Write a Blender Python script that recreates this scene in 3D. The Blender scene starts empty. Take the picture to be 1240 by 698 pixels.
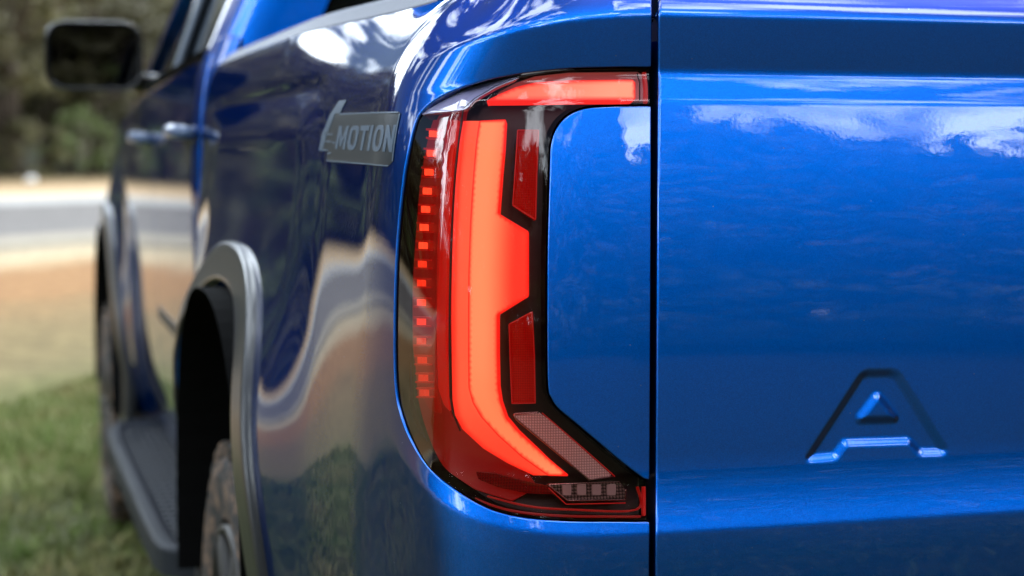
import bpy, bmesh, math, random
import numpy as np
from mathutils import Vector
from mathutils.geometry import delaunay_2d_cdt

R = math.radians
rng = np.random.default_rng(7)
random.seed(7)
scene = bpy.context.scene
col = scene.collection

# ------------------------------------------------------------------ camera
ZC = 1.25                       # camera height
YAW, PITCH, FPX = R(16.1), R(-4.0), 2180.0
cam_d = bpy.data.cameras.new('camera')
cam = bpy.data.objects.new('camera', cam_d); col.objects.link(cam)
cam.location = (0, 0, ZC)
cam.rotation_euler = (math.pi/2 + PITCH, 0, -YAW)
cam_d.sensor_width = 36; cam_d.lens = FPX/1240*36
cam_d.clip_start = 0.05; cam_d.clip_end = 2000
cam_d.dof.use_dof = True; cam_d.dof.focus_distance = 2.02; cam_d.dof.aperture_fstop = 3.6
scene.camera = cam

# ------------------------------------------------------------------ world, sun, exposure
SUN_AZ, SUN_EL = R(66), R(60)   # azimuth clockwise from +Y (truck's forward)
world = bpy.data.worlds.new('World'); scene.world = world; world.use_nodes = True
wn = world.node_tree; wn.nodes.clear()
def WN(t, **k):
    n = wn.nodes.new(t)
    for a, b in k.items(): setattr(n, a, b)
    return n
sky = WN('ShaderNodeTexSky', sky_type='NISHITA', sun_disc=False)
sky.sun_elevation = SUN_EL; sky.sun_rotation = SUN_AZ
sky.air_density = 1.0; sky.dust_density = 1.2; sky.ozone_density = 1.4
tc = WN('ShaderNodeTexCoord')
nz = WN('ShaderNodeTexNoise'); nz.inputs['Scale'].default_value = 3.4; nz.inputs['Detail'].default_value = 9; nz.inputs['Roughness'].default_value = 0.58
nz.inputs['Distortion'].default_value = 0.4
mpw = WN('ShaderNodeMapping'); mpw.inputs['Scale'].default_value = (1, 1, .75); mpw.inputs['Location'].default_value = (.3, .1, .2)
wn.links.new(tc.outputs['Generated'], mpw.inputs[0]); wn.links.new(mpw.outputs[0], nz.inputs['Vector'])
cr = WN('ShaderNodeValToRGB'); cr.color_ramp.elements[0].position = 0.505; cr.color_ramp.elements[1].position = 0.585
wn.links.new(nz.outputs['Fac'], cr.inputs[0])
mixc = WN('ShaderNodeMix', data_type='RGBA'); wn.links.new(cr.outputs[0], mixc.inputs[0])
wn.links.new(sky.outputs[0], mixc.inputs[6]); mixc.inputs[7].default_value = (76, 85, 93, 1)
bg = WN('ShaderNodeBackground'); bg.inputs['Strength'].default_value = 0.115
wn.links.new(mixc.outputs[2], bg.inputs['Color'])
wo = WN('ShaderNodeOutputWorld'); wn.links.new(bg.outputs[0], wo.inputs['Surface'])
sun_d = bpy.data.lights.new('sun', 'SUN'); sun_d.energy = 3.2; sun_d.angle = R(0.53); sun_d.color = (1, 0.95, 0.86)
sun = bpy.data.objects.new('sun', sun_d); col.objects.link(sun)
sdir = Vector((math.sin(SUN_AZ)*math.cos(SUN_EL), math.cos(SUN_AZ)*math.cos(SUN_EL), math.sin(SUN_EL)))
sun.rotation_euler = sdir.to_track_quat('Z', 'Y').to_euler(); sun.location = sdir*40
vs = scene.view_settings
vs.view_transform = 'Standard'; vs.look = 'None'; vs.gamma = 1; vs.use_curve_mapping = False; vs.exposure = 0.0

# ------------------------------------------------------------------ camera maths
CAM = np.array([0, 0, ZC])
FW = np.array([math.sin(YAW)*math.cos(PITCH), math.cos(YAW)*math.cos(PITCH), math.sin(PITCH)])
RT = np.array([math.cos(YAW), -math.sin(YAW), 0.0]); UP = np.cross(RT, FW)
def project(P):
    d = np.asarray(P) - CAM
    z = d @ FW
    return np.stack([620 + FPX*(d @ RT)/z, 349 - FPX*(d @ UP)/z], -1)
def ray(px, py):
    v = FW + RT*(px-620)/FPX - UP*(py-349)/FPX
    return v/np.linalg.norm(v)
def at_y(px, py, Y):                 # pixel -> point at a given Y
    v = ray(px, py); return CAM + v*(Y/v[1])
def at_x(px, py, X):
    v = ray(px, py); return CAM + v*(X/v[0])

# ------------------------------------------------------------------ materials
def mat(name):
    m = bpy.data.materials.new(name); m.use_nodes = True
    nt = m.node_tree
    return m, nt, nt.nodes['Principled BSDF']
def node(nt, t, **k):
    n = nt.nodes.new(t)
    for a, b in k.items(): setattr(n, a, b)
    return n
def simple(name, color, rough=0.5, metal=0.0, coat=0.0, noise=None, bump=None, spec=None):
    m, nt, b = mat(name)
    b.inputs['Base Color'].default_value = (*color, 1); b.inputs['Roughness'].default_value = rough
    b.inputs['Metallic'].default_value = metal; b.inputs['Coat Weight'].default_value = coat
    if spec is not None: b.inputs['Specular IOR Level'].default_value = spec
    t = node(nt, 'ShaderNodeTexCoord')
    if noise:
        sc, amt = noise
        n = node(nt, 'ShaderNodeTexNoise'); n.inputs['Scale'].default_value = sc; n.inputs['Detail'].default_value = 6
        nt.links.new(t.outputs['Object'], n.inputs['Vector'])
        r = node(nt, 'ShaderNodeValToRGB'); r.color_ramp.elements[0].position = .3; r.color_ramp.elements[1].position = .7
        r.color_ramp.elements[0].color = (*[c*(1-amt) for c in color], 1); r.color_ramp.elements[1].color = (*[min(1, c*(1+amt)) for c in color], 1)
        nt.links.new(n.outputs['Fac'], r.inputs[0]); nt.links.new(r.outputs[0], b.inputs['Base Color'])
    if bump:
        sc, st = bump
        n = node(nt, 'ShaderNodeTexNoise'); n.inputs['Scale'].default_value = sc; n.inputs['Detail'].default_value = 4
        nt.links.new(t.outputs['Object'], n.inputs['Vector'])
        bp = node(nt, 'ShaderNodeBump'); bp.inputs['Strength'].default_value = st; bp.inputs['Distance'].default_value = 0.01
        nt.links.new(n.outputs['Fac'], bp.inputs['Height']); nt.links.new(bp.outputs[0], b.inputs['Normal'])
    return m

def make_paint():
    m, nt, b = mat('blue_metallic_paint')
    t = node(nt, 'ShaderNodeTexCoord')
    v = node(nt, 'ShaderNodeTexVoronoi'); v.inputs['Scale'].default_value = 1100
    nt.links.new(t.outputs['Object'], v.inputs['Vector'])
    # flake: each cell tilts the base normal a little and varies in brightness
    s = node(nt, 'ShaderNodeVectorMath', operation='SUBTRACT'); nt.links.new(v.outputs['Color'], s.inputs[0]); s.inputs[1].default_value = (.5, .5, .5)
    sc = node(nt, 'ShaderNodeVectorMath', operation='SCALE'); nt.links.new(s.outputs[0], sc.inputs[0]); sc.inputs['Scale'].default_value = 0.065
    g = node(nt, 'ShaderNodeNewGeometry')
    ad = node(nt, 'ShaderNodeVectorMath', operation='ADD'); nt.links.new(g.outputs['Normal'], ad.inputs[0]); nt.links.new(sc.outputs[0], ad.inputs[1])
    nm = node(nt, 'ShaderNodeVectorMath', operation='NORMALIZE'); nt.links.new(ad.outputs[0], nm.inputs[0])
    nt.links.new(nm.outputs[0], b.inputs['Normal'])
    sepc = node(nt, 'ShaderNodeSeparateColor'); nt.links.new(v.outputs['Color'], sepc.inputs[0])
    rp = node(nt, 'ShaderNodeValToRGB')
    rp.color_ramp.elements[0].color = (0.0, 0.130, 0.66, 1); rp.color_ramp.elements[1].color = (0.0, 0.180, 0.82, 1)
    nt.links.new(sepc.outputs[0], rp.inputs[0]); # flake paint flops: it darkens away from face-on
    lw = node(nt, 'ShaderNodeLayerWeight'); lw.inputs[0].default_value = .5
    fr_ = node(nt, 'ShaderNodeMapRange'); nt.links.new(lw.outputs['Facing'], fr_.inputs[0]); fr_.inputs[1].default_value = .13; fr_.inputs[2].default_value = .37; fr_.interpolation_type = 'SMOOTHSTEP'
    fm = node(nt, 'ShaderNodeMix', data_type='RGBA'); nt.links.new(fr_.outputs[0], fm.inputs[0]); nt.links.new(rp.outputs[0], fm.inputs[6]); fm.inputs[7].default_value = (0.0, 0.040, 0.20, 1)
    dv = node(nt, 'ShaderNodeTexVoronoi'); dv.inputs['Scale'].default_value = 75; nt.links.new(t.outputs['Object'], dv.inputs['Vector'])
    dl = node(nt, 'ShaderNodeMath', operation='LESS_THAN'); nt.links.new(dv.outputs['Distance'], dl.inputs[0]); dl.inputs[1].default_value = .055
    dsep = node(nt, 'ShaderNodeSeparateColor'); nt.links.new(dv.outputs['Color'], dsep.inputs[0])
    dg = node(nt, 'ShaderNodeMath', operation='GREATER_THAN'); nt.links.new(dsep.outputs[0], dg.inputs[0]); dg.inputs[1].default_value = .86
    dm = node(nt, 'ShaderNodeMath', operation='MULTIPLY'); nt.links.new(dl.outputs[0], dm.inputs[0]); nt.links.new(dg.outputs[0], dm.inputs[1])
    dmx = node(nt, 'ShaderNodeMix', data_type='RGBA'); nt.links.new(dm.outputs[0], dmx.inputs[0]); nt.links.new(fm.outputs[2], dmx.inputs[6]); dmx.inputs[7].default_value = (.16, .26, .55, 1)
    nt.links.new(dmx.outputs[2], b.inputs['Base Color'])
    b.inputs['Metallic'].default_value = 1.0; b.inputs['Roughness'].default_value = 0.47
    b.inputs['Specular Tint'].default_value = (0.0, 0.02, 0.10, 1)
    b.inputs['Coat Weight'].default_value = 1.0; b.inputs['Coat Roughness'].default_value = 0.006; b.inputs['Coat IOR'].default_value = 1.62
    # orange peel in the clear coat
    n = node(nt, 'ShaderNodeTexNoise'); n.inputs['Scale'].default_value = 190; n.inputs['Detail'].default_value = 1.5
    nt.links.new(t.outputs['Object'], n.inputs['Vector'])
    bp = node(nt, 'ShaderNodeBump'); bp.inputs['Strength'].default_value = 0.02; bp.inputs['Distance'].default_value = 0.001
    nt.links.new(n.outputs['Fac'], bp.inputs['Height']); nt.links.new(bp.outputs[0], b.inputs['Coat Normal'])
    return m
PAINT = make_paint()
BLACK = simple('matt_black_plastic', (0.012, 0.012, 0.013), 0.55, bump=(60, .1))
SEAL = simple('black_rubber_seal', (0.004, 0.004, 0.004), 0.9, spec=.05)
GLOSSBLACK = simple('gloss_black_plastic', (0.006, 0.006, 0.007), 0.12)
FLARE = simple('dark_grey_satin_flare_plastic', (0.020, 0.021, 0.024), 0.34, coat=.15)
FLARE.node_tree.nodes['Principled BSDF'].inputs['Coat IOR'].default_value = 1.62
FLARE.node_tree.nodes['Principled BSDF'].inputs['Coat Roughness'].default_value = .12
HANDLE = simple('blue_grey_handle', (0.04, 0.075, 0.16), 0.3, coat=.3)
TRIM = simple('grey_blue_trim', (0.12, 0.15, 0.2), 0.3)
CAP = simple('grey_rail_cap_plastic', (0.018, 0.028, 0.055), 0.5, bump=(300, .1))
BOARD = simple('ribbed_grey_step_plastic', (0.012, 0.015, 0.020), 0.6, noise=(5, .25), bump=(180, .25), spec=.2)
RUBBER = simple('tyre_rubber', (0.018, 0.018, 0.019), 0.75, bump=(90, .3))
RIM = simple('dark_alloy', (0.016, 0.014, 0.012), 0.6, metal=.0, noise=(9, .5))
DARKGLASS = simple('dark_tinted_glass', (0.003, 0.004, 0.005), 0.02)
CHROME = simple('mirror_glass', (0.12, 0.12, 0.13), 0.01, metal=1.0)
INTERIOR = simple('dark_cabin', (0.01, 0.01, 0.01), 0.8)

def muddy():
    m, nt, b = mat('muddy_tread'); t = node(nt, 'ShaderNodeTexCoord')
    n = node(nt, 'ShaderNodeTexNoise'); n.inputs['Scale'].default_value = 26; n.inputs['Detail'].default_value = 8; n.inputs['Roughness'].default_value = .7
    nt.links.new(t.outputs['Object'], n.inputs['Vector'])
    r = node(nt, 'ShaderNodeValToRGB'); e = r.color_ramp.elements
    e[0].position = .47; e[0].color = (0.014, 0.013, 0.013, 1); e[1].position = .58; e[1].color = (0.15, 0.09, 0.055, 1)
    e2 = e.new(.78); e2.color = (0.24, 0.155, 0.10, 1)
    nt.links.new(n.outputs['Fac'], r.inputs[0]); nt.links.new(r.outputs[0], b.inputs['Base Color'])
    b.inputs['Roughness'].default_value = .85
    bp = node(nt, 'ShaderNodeBump'); bp.inputs['Strength'].default_value = .8; bp.inputs['Distance'].default_value = .01
    nt.links.new(n.outputs['Fac'], bp.inputs['Height']); nt.links.new(bp.outputs[0], b.inputs['Normal'])
    return m
MUD = muddy()

def lens_mat(name, tint, ior=1.55):
    m, nt, b = mat(name); nt.nodes.remove(b)
    out = [x for x in nt.nodes if x.type == 'OUTPUT_MATERIAL'][0]
    tr = node(nt, 'ShaderNodeBsdfTransparent'); tr.inputs[0].default_value = (*tint, 1)
    gl = node(nt, 'ShaderNodeBsdfGlossy'); gl.inputs['Roughness'].default_value = 0.008
    f = node(nt, 'ShaderNodeFresnel'); f.inputs['IOR'].default_value = ior
    mx = node(nt, 'ShaderNodeMixShader')
    nt.links.new(f.outputs[0], mx.inputs[0]); nt.links.new(tr.outputs[0], mx.inputs[1]); nt.links.new(gl.outputs[0], mx.inputs[2])
    nt.links.new(mx.outputs[0], out.inputs['Surface'])
    return m
LENS = lens_mat('clear_red_tinted_lens', (0.98, 0.72, 0.70), 1.47)
LENS_SIDE = lens_mat('smoky_red_side_lens', (0.80, 0.22, 0.17), 1.95)
LENS_CLEAR = lens_mat('clear_lens', (0.95, 0.92, 0.92))

def emit(name, color, strength, base=(0.3, 0.01, 0.005)):
    m, nt, b = mat(name)
    b.inputs['Base Color'].default_value = (*base, 1); b.inputs['Roughness'].default_value = .3
    b.inputs['Emission Color'].default_value = (*color, 1); b.inputs['Emission Strength'].default_value = strength
    return m
def glow_mat(name, strength):
    m, nt, b = mat(name)
    a = node(nt, 'ShaderNodeAttribute', attribute_name='glow')
    b.inputs['Base Color'].default_value = (0.12, 0.01, 0.005, 1); b.inputs['Roughness'].default_value = .25
    nt.links.new(a.outputs['Color'], b.inputs['Emission Color']); b.inputs['Emission Strength'].default_value = strength
    return m
GLOW = glow_mat('lit_light_guide', 1.0)
REDREFLECT = None
def grid_mat(name, c0, c1, scale, rough=.25, emis=None, metal=0.0):
    """moulded reflector optics: fine grid of little prisms"""
    m, nt, b = mat(name); t = node(nt, 'ShaderNodeTexCoord')
    mp = node(nt, 'ShaderNodeMapping'); nt.links.new(t.outputs['Object'], mp.inputs[0]); mp.inputs['Scale'].default_value = (scale,)*3
    ch = node(nt, 'ShaderNodeVectorMath', operation='FRACTION'); nt.links.new(mp.outputs[0], ch.inputs[0])
    sp = node(nt, 'ShaderNodeSeparateXYZ'); nt.links.new(ch.outputs[0], sp.inputs[0])
    mul = node(nt, 'ShaderNodeMath', operation='MULTIPLY'); nt.links.new(sp.outputs[0], mul.inputs[0]); nt.links.new(sp.outputs[2], mul.inputs[1])
    r = node(nt, 'ShaderNodeValToRGB'); r.color_ramp.elements[0].color = (*c0, 1); r.color_ramp.elements[1].color = (*c1, 1)
    r.color_ramp.elements[0].position = .05; r.color_ramp.elements[1].position = .5
    nt.links.new(mul.outputs[0], r.inputs[0]); nt.links.new(r.outputs[0], b.inputs['Base Color'])
    bp = node(nt, 'ShaderNodeBump'); bp.inputs['Strength'].default_value = .7; bp.inputs['Distance'].default_value = .002
    nt.links.new(mul.outputs[0], bp.inputs['Height']); nt.links.new(bp.outputs[0], b.inputs['Normal'])
    b.inputs['Roughness'].default_value = rough; b.inputs['Metallic'].default_value = metal
    if emis:
        nt.links.new(r.outputs[0], b.inputs['Emission Color']); b.inputs['Emission Strength'].default_value = emis
    return m
REFLEX = grid_mat('red_reflex_prisms', (0.22, 0.0, 0.0), (0.45, 0.002, 0.001), 520, emis=.36)
PINK = grid_mat('pink_clear_reversing_prisms', (0.45, 0.28, 0.28), (0.9, 0.72, 0.70), 330, rough=.25, emis=.12)  # reversing light is off; slight emission stands in for light inside the lamp
TURN = grid_mat('smoked_indicator_optics', (0.02, 0.016, 0.016), (0.30, 0.25, 0.24), 260, rough=.15)
BULB = simple('clear_bulb_plastic', (0.5, 0.45, 0.44), 0.15)
HOUSE = simple('dark_lamp_housing', (0.010, 0.006, 0.006), 0.5)
SHOULDER = simple('sky_sheen_gloss_shoulder', (0.26, 0.24, 0.36), 0.1, coat=1.0)  # lavender base colour stands in for sky reflected in the lens chamfer
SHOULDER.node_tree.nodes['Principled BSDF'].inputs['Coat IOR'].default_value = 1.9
BARBACK = emit('pale_pink_bar_housing', (0.8, 0.30, 0.30), .10, base=(0.55, 0.36, 0.38))  # pink plastic; slight emission stands in for daylight falling on it
SPECKLE = grid_mat('red_speckled_band', (0.02, 0.0, 0.0), (0.30, 0.01, 0.008), 600, emis=.2)
REDEDGE = emit('red_lit_edge', (1.0, 0.02, 0.02), 0.22)
REDDIM = emit('dim_red_housing', (0.65, 0.008, 0.003), 0.26, base=(0.10, 0.004, 0.003))
REDDEEP = emit('deep_red_housing', (0.6, 0.004, 0.002), 0.20, base=(0.10, 0.003, 0.002))  # both red housings glow by emission in place of scattered lamp light
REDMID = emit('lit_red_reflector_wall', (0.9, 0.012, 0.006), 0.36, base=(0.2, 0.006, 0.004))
LEDS = [emit('lit_led', (1.0, 0.17, 0.07), 2.3), emit('lit_led_mid', (1.0, 0.13, 0.05), 1.3), emit('lit_led_far', (1.0, 0.09, 0.03), .75)]
SILVER = simple('chrome_trim', (0.55, 0.45, 0.44), 0.12, metal=1.0)
DECALBG = simple('grey_film', (0.014, 0.020, 0.027), 0.4)
DECALFG = simple('pale_blue_grey_film', (0.075, 0.108, 0.155), 0.4)

# ------------------------------------------------------------------ object helpers
def tag(o, label=None, cat=None, group=None, kind=None):
    if label: o['label'] = label
    if cat: o['category'] = cat
    if group: o['group'] = group
    if kind: o['kind'] = kind
    return o
def empty(name, loc):
    o = bpy.data.objects.new(name, None); col.objects.link(o); o.location = loc; o.empty_display_size = .1
    return o
TRUCK_O = np.array([1.36, 4.7, 0.0])
truck = empty('pickup_truck', TRUCK_O)
tag(truck, 'glossy metallic blue pickup truck with lit red tail lamp, parked on grass', 'pickup truck')

def mesh_obj(name, V, F, m, parent=None, normals=None, smooth=True, origin=None, color=None):
    me = bpy.data.meshes.new(name)
    V = np.asarray(V, float)
    if origin is None and parent is not None: origin = TRUCK_O
    if origin is not None: V = V - np.asarray(origin)
    if isinstance(F, np.ndarray):
        n, k = F.shape
        me.vertices.add(len(V)); me.vertices.foreach_set('co', V.astype(np.float32).ravel())
        me.loops.add(n*k); me.loops.foreach_set('vertex_index', F.astype(np.int32).ravel())
        me.polygons.add(n); me.polygons.foreach_set('loop_start', np.arange(0, n*k, k, dtype=np.int32))
        me.update(calc_edges=True); me.validate()
    else:
        me.from_pydata(V.tolist(), [], [list(map(int, f)) for f in F]); me.update()
    if smooth:
        me.polygons.foreach_set('use_smooth', [True]*len(me.polygons))
    if normals is not None:
        me.normals_split_custom_set_from_vertices([tuple(x) for x in normals])
    if color is not None:
        a = me.attributes.new('glow', 'FLOAT_COLOR', 'POINT')
        a.data.foreach_set('color', np.concatenate([color, np.ones((len(color), 1))], 1).astype(np.float32).ravel())
    if m is not None: me.materials.append(m)
    o = bpy.data.objects.new(name, me); col.objects.link(o)
    if parent is not None:
        o.parent = parent
    elif origin is not None: o.location = origin
    return o

def sstep(x, a, b):
    t = np.clip((np.asarray(x, float)-a)/(b-a), 0, 1); return t*t*(3-2*t)

class MB:
    """collects boxes, tubes and lathes into one mesh"""
    def __init__(s): s.V = []; s.F = []; s.n = 0
    def add(s, V, F):
        V = np.asarray(V, float); s.V.append(V); s.F += [[i+s.n for i in f] for f in F]; s.n += len(V); return s
    def hexa(s, P):          # 8 corners: bottom 4, top 4
        return s.add(P, [(3,2,1,0),(4,5,6,7),(0,1,5,4),(1,2,6,5),(2,3,7,6),(3,0,4,7)])
    def box(s, a, b):
        (x0,y0,z0),(x1,y1,z1) = a, b
        return s.hexa([(x0,y0,z0),(x1,y0,z0),(x1,y1,z0),(x0,y1,z0),(x0,y0,z1),(x1,y0,z1),(x1,y1,z1),(x0,y1,z1)])
    def tube(s, pts, rad, k=8, caps=True):
        pts = [np.asarray(p, float) for p in pts]; n = len(pts)
        if np.isscalar(rad): rad = [rad]*n
        V = []; up = np.array([.13, .21, .97])
        for i, p in enumerate(pts):
            d = pts[min(i+1, n-1)]-pts[max(i-1, 0)]; d = d/np.linalg.norm(d)
            a = np.cross(d, up); 
            if np.linalg.norm(a) < .05: a = np.cross(d, [1, 0, 0])
            a /= np.linalg.norm(a); b = np.cross(d, a)
            for j in range(k):
                th = 2*math.pi*j/k; V.append(p+rad[i]*(a*math.cos(th)+b*math.sin(th)))
        F = []
        for i in range(n-1):
            for j in range(k):
                F.append((i*k+j, i*k+(j+1)%k, (i+1)*k+(j+1)%k, (i+1)*k+j))
        if caps: F.append(tuple(range(k))[::-1]); F.append(tuple((n-1)*k+j for j in range(k)))
        return s.add(V, F)
    def lathe(s, prof, c, k=64, axis='x'):    # prof: (offset along axis, radius)
        V = []; n = len(prof)
        for i in range(k):
            th = 2*math.pi*i/k
            for a, r in prof: V.append((c[0]+a, c[1]+r*math.cos(th), c[2]+r*math.sin(th)))
        F = []
        for i in range(k):
            for j in range(n-1):
                F.append((i*n+j, i*n+j+1, ((i+1)%k)*n+j+1, ((i+1)%k)*n+j))
        return s.add(V, F)
    def obj(s, name, m, parent=None, smooth=False, origin=None):
        return mesh_obj(name, np.concatenate(s.V), s.F, m, parent, smooth=smooth, origin=origin)
def bevel(o, w, seg=2):
    md = o.modifiers.new('bevel', 'BEVEL'); md.width = w; md.segments = seg; md.limit_method = 'ANGLE'
    o.data.polygons.foreach_set('use_smooth', [True]*len(o.data.polygons))
    return o

# ------------------------------------------------------------------ body surface of the bed, rear corner included
YR = 1.94
def slope_table(pts):
    pts = sorted(pts); ws = np.linspace(pts[0][0], pts[-1][0], 24000)
    t = np.interp(ws, [p[0] for p in pts], [p[1] for p in pts])
    k = 131; ker = np.hanning(k+2)[1:-1]; ker /= ker.sum()
    t = np.convolve(np.pad(t, k//2, mode='edge'), ker, 'valid')
    h = np.concatenate([[0], np.cumsum(-np.tan(np.radians((t[1:]+t[:-1])/2))*np.diff(ws))])
    h -= np.interp(0, ws, h)
    return ws, h
def yw(y): return (197-y)/1090
REAR_T = [(yw(y), t) for y, t in [(-260, 56), (-60, 52), (-12, 45), (3, 37), (9, 28), (13, 4), (16, -9), (76, -12), (83, 2), (88, 21), (114, 25), (121, 19), (125, 14),
          (200, 11.5), (300, 6.5), (400, 2.2), (460, 0), (560, -1.5), (580, 2), (604, 9), (640, 17), (654, 18), (661, -3), (700, -8), (800, -12), (1000, -14)]]
SIDE_T = [(.33, 84), (.26, 76), (.225, 68), (.195, 52), (.165, 39), (.138, 29), (.10, 18.5), (.05, 10), (0, 6), (-.14, 3.2), (-.3, 1.0), (-.5, -3), (-.7, -9), (-.85, -16)]
RW, RH = slope_table(REAR_T); SW, SH = slope_table(SIDE_T)
# plan curve: straight rear, eased corner, straight side
LC = 0.34; U_ = np.linspace(-.8, 2.6, 34001)
def smoother(t): t = np.clip(t, 0, 1); return t*t*t*(t*(6*t-15)+10)
TH = (math.pi/2-0.012)*(0.55*smoother((U_+.05)/LC)+0.45*np.clip((U_+.05)/LC, 0, 1))
du = U_[1]-U_[0]
BX = np.concatenate([[0], np.cumsum(-np.cos((TH[1:]+TH[:-1])/2)*du)]); BY = np.concatenate([[0], np.cumsum(np.sin((TH[1:]+TH[:-1])/2)*du)])
BY = BY - BY[0] + YR
ie = np.argmin(np.abs(U_-(LC-.05))); BX = BX - BX[ie] + 0.446
U_REAR0 = U_[0]; X_AT0 = BX[0]
def u_of_x(X): return U_REAR0 + (X_AT0 - X)        # on the straight rear
def u_of_y(Y): return float(np.interp(Y, BY[ie:], U_[ie:]))
def base(u): return np.interp(u, U_, BX), np.interp(u, U_, BY), np.interp(u, U_, TH)
CRS = ([-.12, -.03, .03, .10, .15, .19, .24], [0, .010, .026, .052, .075, .10, .125])
LOW = ([-.1, -.02, .05, .11, .155, .21, .26], [0, .002, .012, .032, .062, .12, .17])
def table(xs, ys, lo, hi, sig, n=16000):
    X = np.linspace(lo, hi, n); Y = np.interp(X, xs, ys); k = int(4*sig/(X[1]-X[0]))*2+1
    ker = np.exp(-.5*((np.arange(k)-k//2)*(X[1]-X[0])/sig)**2); ker /= ker.sum()
    return X, np.convolve(np.pad(Y, k//2, mode='edge'), ker, 'valid')
CRS = table(*CRS, -.3, .6, .018); LOW = table(*LOW, -.3, .6, .018)
GT = table([.02, .075, .12, .2], [0, .25, .55, 1.0], -.1, .4, .012); GLT = table([-.43, -.34, -.15], [1, 1, 0], -.8, .1, .02)
BULGE = table([2.18, 2.3, 2.4, 2.5, 2.65, 2.85, 3.2, 4], [0, .009, .022, .039, .062, .080, .084, .084], 1.9, 4, .035); BULGE_W = table([-.50, -.43, -.37, -.21, -.14, -.05], [1, .96, .82, .22, .06, 0], -.9, .4, .025)
TWIST = table([.12, .22, .30, .42, .55], [0, -3.2, 1.4, .8, 0], -.2, 1.0, .03)
def S(u, w, d=0.0, lens=False, flat=False):
    u = np.asarray(u, float); w = np.asarray(w, float)
    bx, by, th = base(u)
    cs = np.interp(u, *CRS); lo = np.interp(u, *LOW)
    g = np.interp(w, *GT)
    gl = np.interp(w, *GLT)
    wr = w + cs*g - lo*gl
    hr = np.interp(wr, RW, RH)
    ws = w
    hs = np.interp(ws, SW, SH); hs = hs*(1-.68*sstep(by, 2.2, 2.95)*sstep(w, -.02, .06))
    b = smoother((u-.0)/.24)
    h = hr*(1-b) + hs*b
    # blister over the wheel
    dt = .075 - w; dr = by - (2.47 + .6*np.maximum(w, 0))
    fr = (1-sstep(by, 3.5, 3.78))
    bl = .010*sstep(dt, -.035, .045)*sstep(dr, -.06, .16)*fr
    bl2 = fr*np.interp(by, *BULGE)*np.interp(w, *BULGE_W)
    gro = .0036*np.exp(-((dt+.032)/.016)**2)*sstep(dr, -.02, .06)*fr
    h = h + (bl + bl2 - gro)*sstep(u, .22, .34)
    # the panel twists between lamp and wheel
    h = h - np.tan(np.radians(np.interp(u, *TWIST)))*(w+.16)*sstep(w, .12, -.02)
    # slight fold beside the tailgate gap
    h = h - .10*np.clip((bx-.6945), 0, None)*(u < 0)
    if lens:
        us = SEAM_U(w)
        h = h - .16*np.sqrt((u-us)**2+.0012**2)*np.exp(-((u-us)/.06)**2) + .004*np.exp(-((u-us)/.06)**2)
        wl = np.interp(u, [.0, .035, .08, .105, .2], [.12, .097, .070, .0585, .0545]); q = w-wl
        h = h - .62*.5*(q+np.sqrt(q*q+.0008**2))*sstep(u, .0, .05)
    h = h + d
    nx, ny = -np.sin(th), -np.cos(th)
    return np.stack([bx+nx*h, by+ny*h, ZC+w], -1)
def SEAM_U(w): return np.interp(w, [-.4, -.2, 0, .06], [.128, .128, .122, .116])

def fd_normals(fn, a, b, e=4e-4):
    da = fn(a+e, b)-fn(a-e, b); db = fn(a, b+e)-fn(a, b-e)
    n = np.cross(da, db); n /= np.maximum(np.linalg.norm(n, axis=-1, keepdims=True), 1e-12)
    return n
def px_to_uv(fn, pts, a0, a1, b0, b1, N=160):
    """pixels of the photograph -> surface parameters of the surface point seen there"""
    A, B = np.meshgrid(np.linspace(a0, a1, N), np.linspace(b0, b1, N), indexing='ij')
    G = project(fn(A.ravel(), B.ravel()))
    out = []
    for p in pts:
        p = np.asarray(p, float)
        i = np.argmin(((G-p)**2).sum(1)); q = np.array([A.ravel()[i], B.ravel()[i]])
        for _ in range(12):
            e = 1e-4
            f0 = project(fn(q[0], q[1])); fa = (project(fn(q[0]+e, q[1]))-f0)/e; fb = (project(fn(q[0], q[1]+e))-f0)/e
            J = np.stack([fa, fb], 1)
            try: s = np.linalg.solve(J, p-f0)
            except np.linalg.LinAlgError: break
            s = np.clip(s, -.02, .02); q = q+s
            if np.abs(s).max() < 1e-7: break
        out.append(q)
    return np.array(out)

def resample(poly, step, closed=True, rad=0.0):
    P = np.asarray(poly, float); out = []; n = len(P)
    for i in range(n if closed else n-1):
        a, b = P[i], P[(i+1) % n]; k = max(1, int(math.ceil(np.linalg.norm(b-a)/step)))
        for j in range(k): out.append(a+(b-a)*j/k)
    if not closed: out.append(P[-1])
    return np.array(out)
def roundc(poly, r, seg=5, only=None):
    """round the corners of a polygon (parameter units)"""
    P = np.asarray(poly, float); n = len(P); out = []
    for i in range(n):
        p, a, b = P[i], P[i-1], P[(i+1) % n]
        rr = r if only is None else only.get(i, 0)
        la, lb = np.linalg.norm(a-p), np.linalg.norm(b-p)
        q = min(rr, .45*la, .45*lb)
        if q < 1e-6: out.append(p); continue
        s, e = p+(a-p)/la*q, p+(b-p)/lb*q
        for j in range(seg+1):
            t = j/seg; out.append((1-t)**2*s+2*t*(1-t)*p+t*t*e)
    return np.array(out)
def spline(pts, k=6):
    P = np.asarray(pts, float); n = len(P); out = []
    for i in range(n-1):
        p0, p1, p2, p3 = P[max(i-1, 0)], P[i], P[i+1], P[min(i+2, n-1)]
        for j in range(k):
            t = j/k
            out.append(.5*((2*p1)+(-p0+p2)*t+(2*p0-5*p1+4*p2-p3)*t*t+(-p0+3*p1-3*p2+p3)*t**3))
    out.append(P[-1]); return np.array(out)
def area(P): x, y = P[:, 0], P[:, 1]; return .5*np.sum(x*np.roll(y, -1)-np.roll(x, -1)*y)
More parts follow.
